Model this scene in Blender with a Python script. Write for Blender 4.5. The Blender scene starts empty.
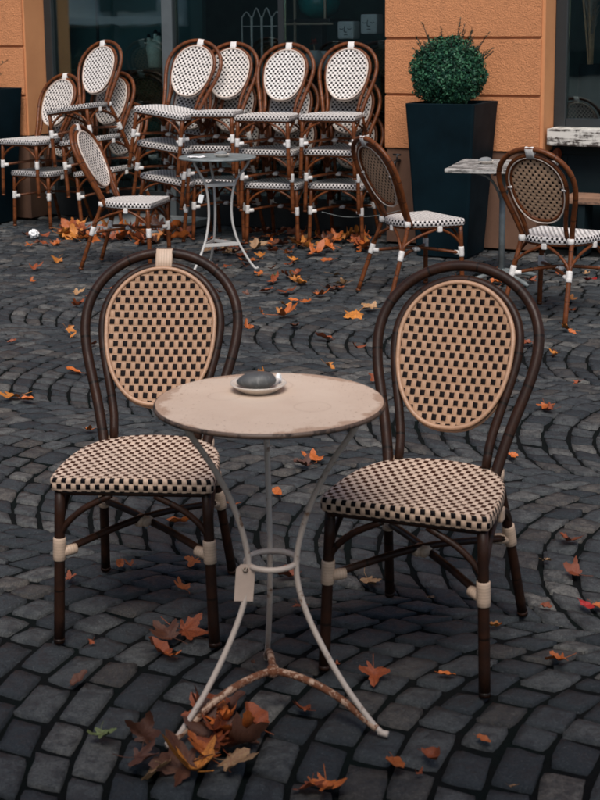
import bpy, bmesh, math, random
import numpy as np
from mathutils import Vector, Matrix, Euler
R = math.radians
rng = random.Random(7)
nrg = np.random.default_rng(11)
scene = bpy.context.scene
COL = scene.collection

# ------------------------------------------------------------------ camera model of the place
CAM_H, CAM_CY, CAM_F, CAM_PITCH, CAM_ROLL = 1.56, 273.587, 1379.7, R(10.151), R(-0.495)

def at(px, py, z=0.0):
    """photo pixel -> point at height z (used to read positions off the photograph)"""
    a, b = px - 300, py - CAM_CY
    u = a * math.cos(CAM_ROLL) + b * math.sin(CAM_ROLL)
    v = -a * math.sin(CAM_ROLL) + b * math.cos(CAM_ROLL)
    c, s = math.cos(CAM_PITCH), math.sin(CAM_PITCH)
    d = (u / CAM_F, c - v / CAM_F * s, -s - v / CAM_F * c)
    k = (z - CAM_H) / d[2]
    return Vector((k * d[0], k * d[1], z))

# facade frame: origin on the wall foot, x along the wall, y into the building
WX, WY, WA = 1.349, 9.658, R(-26.3)
WD = Vector((math.cos(WA), math.sin(WA), 0)); WI = Vector((-math.sin(WA), math.cos(WA), 0))
def wall_pt(t, inward, z=0.0):
    return Vector((WX, WY, 0)) + WD * t + WI * inward + Vector((0, 0, z))

# ------------------------------------------------------------------ materials
class NT:
    def __init__(self, name):
        self.m = bpy.data.materials.new(name); self.m.use_nodes = True
        self.t = self.m.node_tree; self.n = self.t.nodes; self.b = self.n['Principled BSDF']
    def node(self, kind, **kw):
        x = self.n.new(kind)
        for k, v in kw.items():
            if hasattr(x, k) and not k[0].isupper(): setattr(x, k, v)
            else: x.inputs[k.replace('_', ' ')].default_value = v
        return x
    def link(self, a, b): self.t.links.new(a, b)
    def val(self, v):
        x = self.n.new('ShaderNodeValue'); x.outputs[0].default_value = v; return x.outputs[0]
    def math(self, op, a, b=None, c=None):
        x = self.n.new('ShaderNodeMath'); x.operation = op
        for i, v in enumerate((a, b, c)):
            if v is None: continue
            if isinstance(v, (int, float)): x.inputs[i].default_value = v
            else: self.link(v, x.inputs[i])
        return x.outputs[0]
    def mix(self, f, a, b, blend='MIX'):
        x = self.n.new('ShaderNodeMix'); x.data_type = 'RGBA'; x.blend_type = blend
        if isinstance(f, (int, float)): x.inputs[0].default_value = f
        else: self.link(f, x.inputs[0])
        for i, v in ((6, a), (7, b)):
            if isinstance(v, tuple): x.inputs[i].default_value = (*v[:3], 1)
            else: self.link(v, x.inputs[i])
        return x.outputs[2]
    def ramp(self, f, stops, interp='LINEAR'):
        x = self.n.new('ShaderNodeValToRGB'); x.color_ramp.interpolation = interp
        e = x.color_ramp.elements
        while len(e) < len(stops): e.new(0.5)
        for q, (p, c) in zip(e, stops):
            q.position = p; q.color = (*(c if isinstance(c, tuple) else (c, c, c)), 1)
        self.link(f, x.inputs[0]); return x.outputs[0]
    def noise(self, scale, detail=4, rough=0.6, vec=None, dist=0.0):
        x = self.node('ShaderNodeTexNoise', Scale=scale, Detail=detail, Roughness=rough, Distortion=dist)
        if vec is None: vec = self.objco()
        self.link(vec, x.inputs['Vector']); return x.outputs['Fac']
    def objco(self):
        if not hasattr(self, '_oc'): self._oc = self.n.new('ShaderNodeTexCoord').outputs['Object']
        return self._oc
    def rnd(self):
        return self.n.new('ShaderNodeObjectInfo').outputs['Random']
    def attr(self, name):
        x = self.n.new('ShaderNodeAttribute'); x.attribute_name = name; return x
    def color(self, c):
        if isinstance(c, tuple): self.b.inputs['Base Color'].default_value = (*c[:3], 1)
        else: self.link(c, self.b.inputs['Base Color'])
    def rough(self, r):
        if isinstance(r, (int, float)): self.b.inputs['Roughness'].default_value = r
        else: self.link(r, self.b.inputs['Roughness'])
    def bump(self, h, strength=0.4, dist=0.01):
        x = self.node('ShaderNodeBump', Strength=strength, Distance=dist)
        self.link(h, x.inputs['Height']); self.link(x.outputs[0], self.b.inputs['Normal'])
    def spec(self, v): self.b.inputs['Specular IOR Level'].default_value = v

def m_cane(name, c1, c2, node_c, rough=0.42):
    """lacquered cane: streaks along the tube, darker node rings, scuffs"""
    t = NT(name)
    a = t.attr('mp'); sp = t.node('ShaderNodeSeparateXYZ'); t.link(a.outputs['Vector'], sp.inputs[0])
    along = sp.outputs[0]
    n1 = t.noise(26, 5); n2 = t.noise(150, 3)
    c = t.mix(t.ramp(n1, [(0.3, 0.0), (0.7, 1.0)]), c1, c2)
    c = t.mix(t.math('MULTIPLY', t.ramp(n2, [(0.45, 0.0), (0.75, 1.0)]), 0.35), c, node_c)
    f = t.math('FRACT', t.math('MULTIPLY', t.math('ADD', along, t.math('MULTIPLY', t.rnd(), 0.1)), 1 / 0.135))
    ring = t.math('LESS_THAN', t.math('ABSOLUTE', t.math('SUBTRACT', f, 0.5)), 0.022)
    c = t.mix(t.math('MULTIPLY', ring, 0.8), c, node_c)
    t.color(c); t.spec(0.2); t.rough(t.ramp(n1, [(0.2, rough - 0.12), (0.8, rough + 0.15)]))
    hgt = t.math('SUBTRACT', t.math('MULTIPLY', n2, 0.25), t.math('MULTIPLY', ring, 0.8))
    t.bump(hgt, 0.35, 0.002)
    return t.m

def m_weave(name, light, dark, du, dv, fu, fv, strands=4, lightvar=0.16):
    """woven plastic cane: mp.x, mp.y are metres over the panel, dark squares on every other crossing"""
    t = NT(name)
    a = t.attr('mp'); sp = t.node('ShaderNodeSeparateXYZ'); t.link(a.outputs['Vector'], sp.inputs[0])
    wob = t.noise(22, 2)
    x = t.math('ADD', t.math('MULTIPLY', sp.outputs[0], 1 / du), t.math('MULTIPLY', t.math('SUBTRACT', wob, 0.5), 0.22))
    y = t.math('ADD', t.math('MULTIPLY', sp.outputs[1], 1 / dv), t.math('MULTIPLY', t.math('SUBTRACT', t.noise(17, 2), 0.5), 0.2))
    ix, iy = t.math('FLOOR', x), t.math('FLOOR', y)
    fx, fy = t.math('FRACT', x), t.math('FRACT', y)
    par = t.math('MODULO', t.math('ADD', t.math('ADD', ix, iy), 1000.0), 2.0)
    ev = t.math('LESS_THAN', par, 0.5)
    ax = t.math('ABSOLUTE', t.math('SUBTRACT', fx, 0.5)); ay = t.math('ABSOLUTE', t.math('SUBTRACT', fy, 0.5))
    def soft(v, lim): # 1 inside
        q = t.node('ShaderNodeMapRange'); q.inputs['From Min'].default_value = lim + 0.035; q.inputs['From Max'].default_value = lim - 0.035
        t.link(v, q.inputs['Value']); return q.outputs['Result']
    ax2 = t.math('ADD', ax, t.math('MULTIPLY', t.math('SUBTRACT', t.noise(140, 3), 0.5), 0.20)); ay2 = t.math('ADD', ay, t.math('MULTIPLY', t.math('SUBTRACT', t.noise(120, 3), 0.5), 0.20))
    sq = t.math('MULTIPLY', t.math('MULTIPLY', soft(ax2, fu), soft(ay2, fv)), ev)
    # strand lines run along y on the light cells
    fs = t.math('FRACT', t.math('MULTIPLY', x, float(strands)))
    line = t.math('LESS_THAN', t.math('ABSOLUTE', t.math('SUBTRACT', fs, 0.5)), 0.12)
    seam = t.math('GREATER_THAN', ax, 0.46)
    n = t.noise(60, 4); n2 = t.noise(5, 3)
    wn = t.node('ShaderNodeTexWhiteNoise'); wn.noise_dimensions = '2D'; cv = t.node('ShaderNodeCombineXYZ'); t.link(ix, cv.inputs[0]); t.link(t.rnd(), cv.inputs[1]); t.link(cv.outputs[0], wn.inputs['Vector'])
    wn2 = t.node('ShaderNodeTexWhiteNoise'); wn2.noise_dimensions = '2D'; cv2 = t.node('ShaderNodeCombineXYZ'); t.link(ix, cv2.inputs[0]); t.link(iy, cv2.inputs[1]); t.link(cv2.outputs[0], wn2.inputs['Vector'])
    lc = t.mix(t.math('MULTIPLY', n, lightvar * 2), light, tuple(v * 0.6 for v in light))
    lc = t.mix(t.math('MULTIPLY', t.ramp(n2, [(0.4, 0.0), (0.75, 1.0)]), 0.35), lc, tuple(v * 0.62 for v in light))
    lc = t.mix(t.math('MULTIPLY', wn.outputs['Value'], 0.30), lc, tuple(v * 0.55 for v in light))
    lc = t.mix(t.math('MULTIPLY', wn2.outputs['Value'], 0.22), lc, tuple(v * 0.55 for v in light))
    lc = t.mix(t.math('MULTIPLY', line, 0.34), lc, tuple(v * 0.45 for v in light))
    lc = t.mix(t.math('MULTIPLY', seam, 0.5), lc, tuple(v * 0.3 for v in light))
    lc = t.mix(t.math('MULTIPLY', ev, 0.34), lc, tuple(v * 0.5 for v in light))
    lc = t.mix(t.math('MULTIPLY', t.rnd(), 0.30), lc, tuple(v * q for v, q in zip(light, (0.62, 0.55, 0.48))))
    dc = t.mix(t.math('MULTIPLY', n, 0.8), dark, tuple(v * 1.4 for v in dark))
    t.color(t.mix(sq, lc, dc)); t.rough(0.55); t.link(t.math('SUBTRACT', 0.35, t.math('MULTIPLY', sq, 0.3)), t.b.inputs['Specular IOR Level'])
    # over and under relief
    arch = t.math('SUBTRACT', 1.0, t.math('MULTIPLY', t.math('MULTIPLY', ax, ax), 2.2))
    arch2 = t.math('SUBTRACT', 1.0, t.math('MULTIPLY', t.math('MULTIPLY', ay, ay), 3.0))
    hgt = t.math('SUBTRACT', t.math('MULTIPLY', arch, arch2), t.math('ADD', t.math('MULTIPLY', sq, 0.9), t.math('MULTIPLY', line, 0.15)))
    t.bump(hgt, 0.7, 0.0025)
    return t.m

def m_plain(name, c, rough=0.6, var=0.25, scale=30, bump=0.0, metal=0.0, c2=None, bscale=None, bdist=0.003, spec=None):
    t = NT(name)
    n = t.noise(scale, 5)
    c2 = c2 or tuple(v * (1 - var) for v in c)
    t.color(t.mix(t.ramp(n, [(0.3, 0.0), (0.7, 1.0)]), c, c2)); t.rough(t.ramp(n, [(0.2, max(0.02, rough - 0.08)), (0.8, min(1, rough + 0.1))]))
    t.b.inputs['Metallic'].default_value = metal
    if spec is not None: t.spec(spec)
    if bump: t.bump(t.noise(bscale or scale * 3, 4), bump, bdist)
    return t.m

def m_wrap(name, c):
    t = NT(name)
    a = t.attr('mp'); sp = t.node('ShaderNodeSeparateXYZ'); t.link(a.outputs['Vector'], sp.inputs[0])
    f = t.math('FRACT', t.math('MULTIPLY', sp.outputs[0], 1 / 0.0075))
    g = t.math('LESS_THAN', f, 0.2)
    n = t.noise(70, 3)
    cc = t.mix(n, c, tuple(v * 0.7 for v in c))
    t.color(t.mix(t.math('MULTIPLY', g, 0.45), cc, tuple(v * 0.4 for v in c))); t.rough(0.55)
    t.bump(t.math('ADD', t.math('SUBTRACT', 0.0, g), t.math('MULTIPLY', n, 0.3)), 0.5, 0.0015)
    return t.m

def m_rusty(name, paint, rust, amount=0.5, scale=14, rough=0.5):
    t = NT(name)
    n = t.noise(scale, 8, 0.7); n2 = t.noise(scale * 6, 5, 0.7); n3 = t.noise(4, 3)
    s = t.math('ADD', t.math('MULTIPLY', n, 0.75), t.math('MULTIPLY', n2, 0.25))
    k = t.ramp(s, [(amount, 0.0), (amount + 0.05, 1.0)])
    p = t.mix(n3, paint, tuple(v * 0.72 for v in paint))
    r = t.mix(n2, rust, tuple(v * 0.35 for v in rust))
    t.color(t.mix(k, p, r)); t.rough(t.ramp(k, [(0, rough), (1, 0.85)]))
    t.bump(t.math('SUBTRACT', t.math('MULTIPLY', n2, 0.4), t.math('MULTIPLY', k, 0.5)), 0.4, 0.002)
    return t.m

M = {}
M['cane_dark'] = m_cane('dark_cane', (0.034, 0.0135, 0.0075), (0.014, 0.0062, 0.0042), (0.004, 0.003, 0.002), 0.42)
M['cane_brown'] = m_cane('brown_cane', (0.185, 0.055, 0.017), (0.075, 0.023, 0.009), (0.022, 0.009, 0.005), 0.34)
M['weave_tan'] = m_weave('tan_weave', (0.44, 0.252, 0.148), (0.007, 0.0045, 0.0045), 0.0131, 0.0210, 0.53, 0.365, 2)
M['seat_tan'] = m_weave('tan_seat_weave', (0.80, 0.60, 0.465), (0.040, 0.014, 0.008), 0.0123, 0.0200, 0.50, 0.40, 2)
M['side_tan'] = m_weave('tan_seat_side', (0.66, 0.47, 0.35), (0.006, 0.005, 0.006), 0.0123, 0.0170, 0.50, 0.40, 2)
M['weave_white'] = m_weave('white_weave', (0.92, 0.86, 0.81), (0.012, 0.009, 0.010), 0.0165, 0.0190, 0.46, 0.375, 2, 0.12)
M['weave_back'] = m_weave('back_of_weave', (0.78, 0.50, 0.32), (0.008, 0.006, 0.006), 0.0175, 0.0205, 0.32, 0.32, 3)
M['seat_white'] = m_weave('white_seat_weave', (0.95, 0.91, 0.87), (0.016, 0.015, 0.018), 0.0135, 0.0230, 0.42, 0.28, 2, 0.08)
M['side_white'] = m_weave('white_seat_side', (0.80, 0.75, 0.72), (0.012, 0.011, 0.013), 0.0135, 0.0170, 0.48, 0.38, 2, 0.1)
M['rim_tan'] = m_plain('tan_rim', (0.44, 0.25, 0.15), 0.45, 0.3, 40, 0.2)
M['rim_white'] = m_plain('cream_rim', (0.66, 0.55, 0.47), 0.45, 0.3, 40, 0.2)
M['wrap_tan'] = m_wrap('tan_binding', (0.56, 0.40, 0.29))
M['wrap_white'] = m_wrap('white_binding', (0.80, 0.76, 0.72))
M['table_paint'] = m_rusty('cream_rusty_paint', (0.56, 0.46, 0.39), (0.30, 0.165, 0.10), 0.56, 20)
M['brace_rust'] = m_rusty('worn_rusty_paint', (0.50, 0.32, 0.22), (0.20, 0.065, 0.024), 0.46, 34)
M['edge_rust'] = m_rusty('dark_rust_edge', (0.10, 0.060, 0.04), (0.03, 0.017, 0.012), 0.5, 20)
M['grey_paint'] = m_rusty('grey_table_paint', (0.52, 0.50, 0.47), (0.20, 0.15, 0.11), 0.64, 14)
M['zinc'] = m_plain('weathered_zinc', (0.22, 0.25, 0.25), 0.5, 0.55, 16, 0.2, 0.0)
M['paper'] = m_plain('paper', (0.56, 0.42, 0.34), 0.8, 0.2, 20)
M['white_paper'] = m_plain('white_paper', (0.8, 0.8, 0.79), 0.8, 0.12, 30)
M['string'] = m_plain('string', (0.5, 0.42, 0.33), 0.9)
M['porcelain'] = m_plain('glazed_dish', (0.62, 0.55, 0.48), 0.25, 0.15, 12)
M['pebble'] = m_plain('grey_pebble', (0.085, 0.085, 0.085), 0.55, 0.65, 26, 0.3)
M['orange_stucco'] = None
M['teal_dark'] = m_plain('dark_teal_paint', (0.006, 0.014, 0.017), 0.5, 0.3, 6, 0.08, bscale=120, spec=0.2)
M['planter'] = m_plain('dark_teal_planter', (0.0042, 0.0135, 0.0190), 0.55, 0.5, 4, 0.12, bscale=160, bdist=0.001, spec=0.07)
M['frame_dark'] = m_plain('anthracite_frame', (0.020, 0.024, 0.026), 0.45, 0.3, 8)
M['frame_grey'] = m_plain('grey_frame', (0.10, 0.115, 0.12), 0.45, 0.25, 8)
M['soil'] = m_plain('soil', (0.02, 0.014, 0.010), 0.95, 0.5, 40, 0.8)
M['slab'] = m_plain('pale_stone_step', (0.23, 0.24, 0.24), 0.7, 0.35, 12, 0.3)
M['black_metal'] = m_plain('black_metal', (0.012, 0.012, 0.013), 0.4, 0.2)
M['silver_wire'] = m_plain('silver_wire', (0.85, 0.86, 0.80), 0.4, 0.3, 40, 0.0, 0.2)
M['interior'] = m_plain('shop_wall', (0.10, 0.22, 0.22), 0.8, 0.5, 2)
M['interior_floor'] = m_plain('shop_floor', (0.05, 0.045, 0.04), 0.6, 0.4, 3)
M['pale_wood'] = m_plain('pale_wood', (0.60, 0.46, 0.33), 0.6, 0.3, 10)
M['teal_glaze'] = m_plain('teal_glaze', (0.012, 0.30, 0.28), 0.15, 0.4, 8)
M['green_glaze'] = m_plain('pale_green_glaze', (0.72, 0.95, 0.80), 0.35, 0.35, 10)
M['face_pot'] = m_plain('chalky_grey_pot', (0.82, 0.84, 0.81), 0.7, 0.2, 14, 0.2)
M['red_flower'] = m_plain('red_petals', (0.55, 0.055, 0.02), 0.6, 0.4, 30)
M['dry_stalk'] = m_plain('dry_stalk', (0.78, 0.48, 0.26), 0.8, 0.3, 30)
M['pampas'] = m_plain('pampas_plume', (0.55, 0.46, 0.37), 0.95, 0.4, 60)

def stucco():
    t = NT('orange_stucco')
    n1 = t.noise(84, 6, 0.68); n2 = t.noise(24, 4); n3 = t.noise(1.6, 5); n4 = t.noise(9, 4)
    c = t.mix(t.ramp(n3, [(0.3, 0.0), (0.7, 1.0)]), (0.68, 0.288, 0.130), (0.58, 0.238, 0.106))
    c = t.mix(t.math('MULTIPLY', t.ramp(n1, [(0.52, 0.0), (0.36, 0.0), (0.30, 1.0)][0:1] + [(0.62, 1.0)]), 0.22), c, (0.66, 0.30, 0.13))
    c = t.mix(t.math('MULTIPLY', t.ramp(n4, [(0.55, 0.0), (0.8, 1.0)]), 0.4), c, (0.42, 0.19, 0.09))
    mp = t.node('ShaderNodeMapping'); t.link(t.objco(), mp.inputs[0]); mp.inputs['Scale'].default_value = (7, 7, 0.7)
    st = t.noise(1.0, 5, 0.65, mp.outputs[0]); c = t.mix(t.math('MULTIPLY', t.ramp(st, [(0.52, 0.0), (0.72, 1.0)]), 0.2), c, (0.42, 0.19, 0.095))
    t.color(c); t.rough(0.9); t.spec(0.2)
    t.bump(t.math('ADD', n1, t.math('MULTIPLY', n2, 0.6)), 0.9, 0.018)
    return t.m
M['orange_stucco'] = stucco()
def smooth_plaster(name, a, b):
    t = NT(name)
    n3 = t.noise(3, 6); n = t.noise(40, 4)
    t.color(t.mix(t.ramp(n3, [(0.3, 0.0), (0.7, 1.0)]), a, b)); t.rough(0.85); t.spec(0.2)
    t.bump(t.math('ADD', n, t.noise(180, 3)), 0.25, 0.004)
    return t.m
M['orange_plaster'] = smooth_plaster('smooth_orange_plaster', (0.60, 0.265, 0.118), (0.50, 0.215, 0.095))
M['plinth'] = smooth_plaster('brown_plinth', (0.155, 0.082, 0.052), (0.095, 0.052, 0.036))
def glass():
    t = NT('tinted_window_glass')
    out = t.n['Material Output']
    tr = t.node('ShaderNodeBsdfTransparent'); tr.inputs[0].default_value = (0.92, 0.96, 0.955, 1)
    gl = t.node('ShaderNodeBsdfGlossy'); gl.inputs['Roughness'].default_value = 0.02; gl.inputs[0].default_value = (0.75, 0.95, 0.95, 1)
    fr = t.node('ShaderNodeFresnel', IOR=1.5)
    w = t.noise(1.3, 3)
    mx = t.n.new('ShaderNodeMixShader'); t.link(t.math('ADD', t.math('MULTIPLY', fr.outputs[0], 2.4), 0.03), mx.inputs[0])
    t.link(tr.outputs[0], mx.inputs[1]); t.link(gl.outputs[0], mx.inputs[2])
    bp = t.node('ShaderNodeBump', Strength=0.03, Distance=0.02); t.link(w, bp.inputs['Height']); t.link(bp.outputs[0], gl.inputs['Normal'])
    t.link(mx.outputs[0], out.inputs['Surface'])
    return t.m
M['glass'] = glass()
def worn_wood(name, paint, wood, k=0.5):
    t = NT(name)
    mp = t.node('ShaderNodeMapping'); t.link(t.objco(), mp.inputs[0]); mp.inputs['Scale'].default_value = (3, 40, 40)
    n = t.noise(1.0, 8, 0.7, mp.outputs[0]); n2 = t.noise(14, 6, 0.7)
    s = t.math('ADD', t.math('MULTIPLY', n, 0.6), t.math('MULTIPLY', n2, 0.4))
    w = t.mix(n, wood, tuple(v * 0.3 for v in wood))
    t.color(t.mix(t.ramp(s, [(k, 0.0), (k + 0.06, 1.0)]), paint, w)); t.rough(0.8)
    t.bump(s, 0.5, 0.004)
    return t.m
M['chipped_sill'] = worn_wood('chipped_white_wood', (0.62, 0.58, 0.52), (0.07, 0.05, 0.04), 0.50)
M['plank'] = worn_wood('brown_plank', (0.26, 0.14, 0.085), (0.12, 0.07, 0.05), 0.52)
M['grey_planks'] = worn_wood('weathered_grey_planks', (0.42, 0.40, 0.37), (0.13, 0.12, 0.11), 0.47)
def leafm(name, c):
    t = NT(name)
    n = t.noise(22, 4); n2 = t.noise(90, 4)
    oi = t.rnd()
    a = t.mix(oi, c, tuple(v * 0.55 for v in c))
    cc = t.mix(t.ramp(n, [(0.42, 0.0), (0.72, 1.0)]), a, (c[0] * 0.35, c[1] * 0.28, c[2] * 0.4))
    cc = t.mix(t.math('MULTIPLY', t.ramp(n2, [(0.55, 0.0), (0.75, 1.0)]), 0.4), cc, (0.03, 0.015, 0.008))
    sp = t.node('ShaderNodeSeparateXYZ'); t.link(t.objco(), sp.inputs[0])
    for a in (0, 62, -62, 126, -126):
        dl = t.math('ABSOLUTE', t.math('SUBTRACT', t.math('MULTIPLY', sp.outputs[0], math.cos(R(a))), t.math('MULTIPLY', sp.outputs[1], math.sin(R(a)))))
        al = t.math('ADD', t.math('MULTIPLY', sp.outputs[0], math.sin(R(a))), t.math('MULTIPLY', sp.outputs[1], math.cos(R(a))))
        cc = t.mix(t.math('MULTIPLY', t.math('MULTIPLY', t.math('LESS_THAN', dl, 0.022), t.math('GREATER_THAN', al, 0.0)), 0.55), cc, (c[0] * 0.5, c[1] * 0.38, c[2] * 0.4))
    t.color(cc); t.rough(0.5)
    t.bump(n2, 0.4, 0.003)
    return t.m
LEAF = {'orange': leafm('orange_leaf', (0.62, 0.158, 0.026)), 'rust': leafm('rust_leaf', (0.32, 0.074, 0.020)),
        'brown': leafm('brown_leaf', (0.13, 0.045, 0.020)), 'tan': leafm('tan_leaf', (0.50, 0.29, 0.13)),
        'red': leafm('red_leaf', (0.45, 0.02, 0.018)), 'green': leafm('green_leaf', (0.16, 0.20, 0.065)), 'amber': leafm('amber_leaf', (0.68, 0.25, 0.04))}

# ------------------------------------------------------------------ mesh helpers
class MB:
    """collects shapes; each vertex carries mp (pattern metres)"""
    def __init__(self): self.v, self.f, self.mp, self.mi, self.sm = [], [], [], [], []
    def add(self, vs, fs, mp=None, mi=0, smooth=True):
        o = len(self.v); self.v += [tuple(x) for x in vs]
        self.mp += [tuple(x) for x in mp] if mp is not None else [(x[0], x[1], x[2]) for x in vs]
        self.f += [tuple(i + o for i in q) for q in fs]
        self.mi += [mi] * len(fs) if isinstance(mi, int) else list(mi)
        self.sm += [smooth] * len(fs)
    def tube(self, pts, r, seg=10, closed=False, mi=0, cap=True, off=0.0):
        P = [Vector(p) for p in pts]; n = len(P)
        rr = r if isinstance(r, (list, tuple)) else [r] * n
        T = []
        for i in range(n):
            a = P[i - 1] if (i > 0 or closed) else P[i]; b = P[(i + 1) % n] if (i < n - 1 or closed) else P[i]
            T.append((b - a).normalized())
        up = Vector((0, 0, 1)) if abs(T[0].z) < 0.9 else Vector((1, 0, 0))
        N = (up - T[0] * up.dot(T[0])).normalized()
        vs, mp = [], []; L = off
        for i in range(n):
            if i: 
                L += (P[i] - P[i - 1]).length
                N = (N - T[i] * N.dot(T[i])).normalized()
            B = T[i].cross(N)
            for k in range(seg):
                a = 2 * math.pi * k / seg
                vs.append(P[i] + (N * math.cos(a) + B * math.sin(a)) * rr[i]); mp.append((L, k / seg, 0))
        fs = []
        m = n if closed else n - 1
        for i in range(m):
            for k in range(seg):
                a, b = i * seg + k, i * seg + (k + 1) % seg
                c, d = ((i + 1) % n) * seg + (k + 1) % seg, ((i + 1) % n) * seg + k
                fs.append((a, b, c, d))
        if not closed and cap:
            fs.append(tuple(range(seg))[::-1]); fs.append(tuple((n - 1) * seg + k for k in range(seg)))
        self.add(vs, fs, mp, mi)
    def box(self, c, s, rot=None, mi=0, bevel=0.0):
        bm = bmesh.new(); bmesh.ops.create_cube(bm, size=1)
        for v in bm.verts: v.co = Vector((v.co.x * s[0], v.co.y * s[1], v.co.z * s[2]))
        if bevel: bmesh.ops.bevel(bm, geom=list(bm.edges), offset=bevel, segments=2, affect='EDGES', profile=0.6)
        self.bm(bm, Matrix.Translation(Vector(c)) @ (rot.to_4x4() if rot is not None else Matrix()), mi)
    def bm(self, bm, mat=None, mi=0, smooth=False):
        bm.verts.ensure_lookup_table()
        for i, v in enumerate(bm.verts): v.index = i
        vs = [(mat @ v.co) if mat is not None else v.co.copy() for v in bm.verts]
        self.add(vs, [[v.index for v in f.verts] for f in bm.faces], None, mi, smooth); bm.free()
    def lathe(self, prof, seg=32, mi=0, c=(0, 0, 0), smooth=True):
        vs = []; n = len(prof)
        for (r, z) in prof:
            for k in range(seg):
                a = 2 * math.pi * k / seg; vs.append((c[0] + r * math.cos(a), c[1] + r * math.sin(a), c[2] + z))
        fs = [(i * seg + k, i * seg + (k + 1) % seg, (i + 1) * seg + (k + 1) % seg, (i + 1) * seg + k) for i in range(n - 1) for k in range(seg)]
        self.add(vs, fs, None, mi, smooth)
    def build(self, name, mats, parent=None, matrix=None):
        me = bpy.data.meshes.new(name)
        me.from_pydata(self.v, [], self.f)
        at_ = me.attributes.new('mp', 'FLOAT_VECTOR', 'POINT')
        at_.data.foreach_set('vector', np.array(self.mp, dtype=np.float32).ravel())
        for m in (mats if isinstance(mats, (list, tuple)) else [mats]): me.materials.append(m)
        me.polygons.foreach_set('material_index', self.mi); me.polygons.foreach_set('use_smooth', self.sm)
        me.update()
        o = bpy.data.objects.new(name, me); COL.objects.link(o)
        if parent: o.parent = parent
        if matrix is not None: o.matrix_local = matrix
        return o

def spline(pts, n=8, closed=False):
    P = [Vector(p) for p in pts]; out = []; m = len(P)
    for i in range(m if closed else m - 1):
        p1, p2 = P[i], P[(i + 1) % m]
        p0 = P[i - 1] if (i or closed) else p1 * 2 - p2
        p3 = P[(i + 2) % m] if (i + 2 < m or closed) else p2 * 2 - p1
        for k in range(n):
            t = k / n
            out.append(0.5 * (2 * p1 + (p2 - p0) * t + (2 * p0 - 5 * p1 + 4 * p2 - p3) * t * t + (3 * p1 - p0 - 3 * p2 + p3) * t ** 3))
    if not closed: out.append(P[-1])
    return out

def tag(o, label=None, cat=None, group=None, kind=None):
    if label: o['label'] = label
    if cat: o['category'] = cat
    if group: o['group'] = group
    if kind: o['kind'] = kind
    return o
def empty(name, loc=(0, 0, 0), rz=0.0):
    o = bpy.data.objects.new(name, None); COL.objects.link(o); o.location = loc; o.rotation_euler = (0, 0, rz); o.empty_display_size = 0.1
    return o
CH = {}
def copy_tree(o, parent=None):
    c = o.copy(); COL.objects.link(c); c.parent = parent
    for ch in o.children: copy_tree(ch, c)
    return c

# ------------------------------------------------------------------ bistro chair (local: front is -y)
SEAT_Z = 0.447
H0 = Vector((0, 0.128, SEAT_Z)); HU = (Vector((0, 0.352, 0.928)) - H0); HL = HU.length; HU.normalize()
HN = Vector((0, -HU.z, HU.y))            # out of the hoop plane, towards the sitter
def hp(x, t, n=0.0): return H0 + Vector((x, 0, 0)) + HU * t + HN * n

def hoop_path(prof, top, steps=22):
    """prof: (t, halfwidth) from the seat to the widest place, then an arch to top"""
    left = [hp(-w, t) for t, w in prof]
    t0, w0 = prof[-1]
    arch = [hp(-w0 * math.cos(math.pi * k / steps), t0 + (top - t0) * math.sin(math.pi * k / steps) ** 0.96) for k in range(1, steps)]
    right = [hp(w, t) for t, w in prof[::-1]]
    return left + arch + right

def seat_outline(n=72):
    """D shaped seat: straight front with small corners, sides swell, round back; starts at the middle of the front"""
    pts = []
    w, yf, yb = 0.205, -0.220, 0.168
    half = [(0, yf), (0.06, yf), (0.12, yf), (0.17, yf), (0.196, yf + 0.001), (0.205, yf + 0.006), (0.2085, yf + 0.016),
            (0.209, -0.15), (0.2065, -0.09), (0.200, -0.03), (0.188, 0.030), (0.167, 0.080), (0.136, 0.120), (0.096, 0.148), (0.05, 0.163), (0, yb)]
    h = spline([(x, y, 0) for x, y in half], 4)
    return [(p.x, p.y) for p in h] + [(-p.x, p.y) for p in h[-2:0:-1]]

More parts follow.
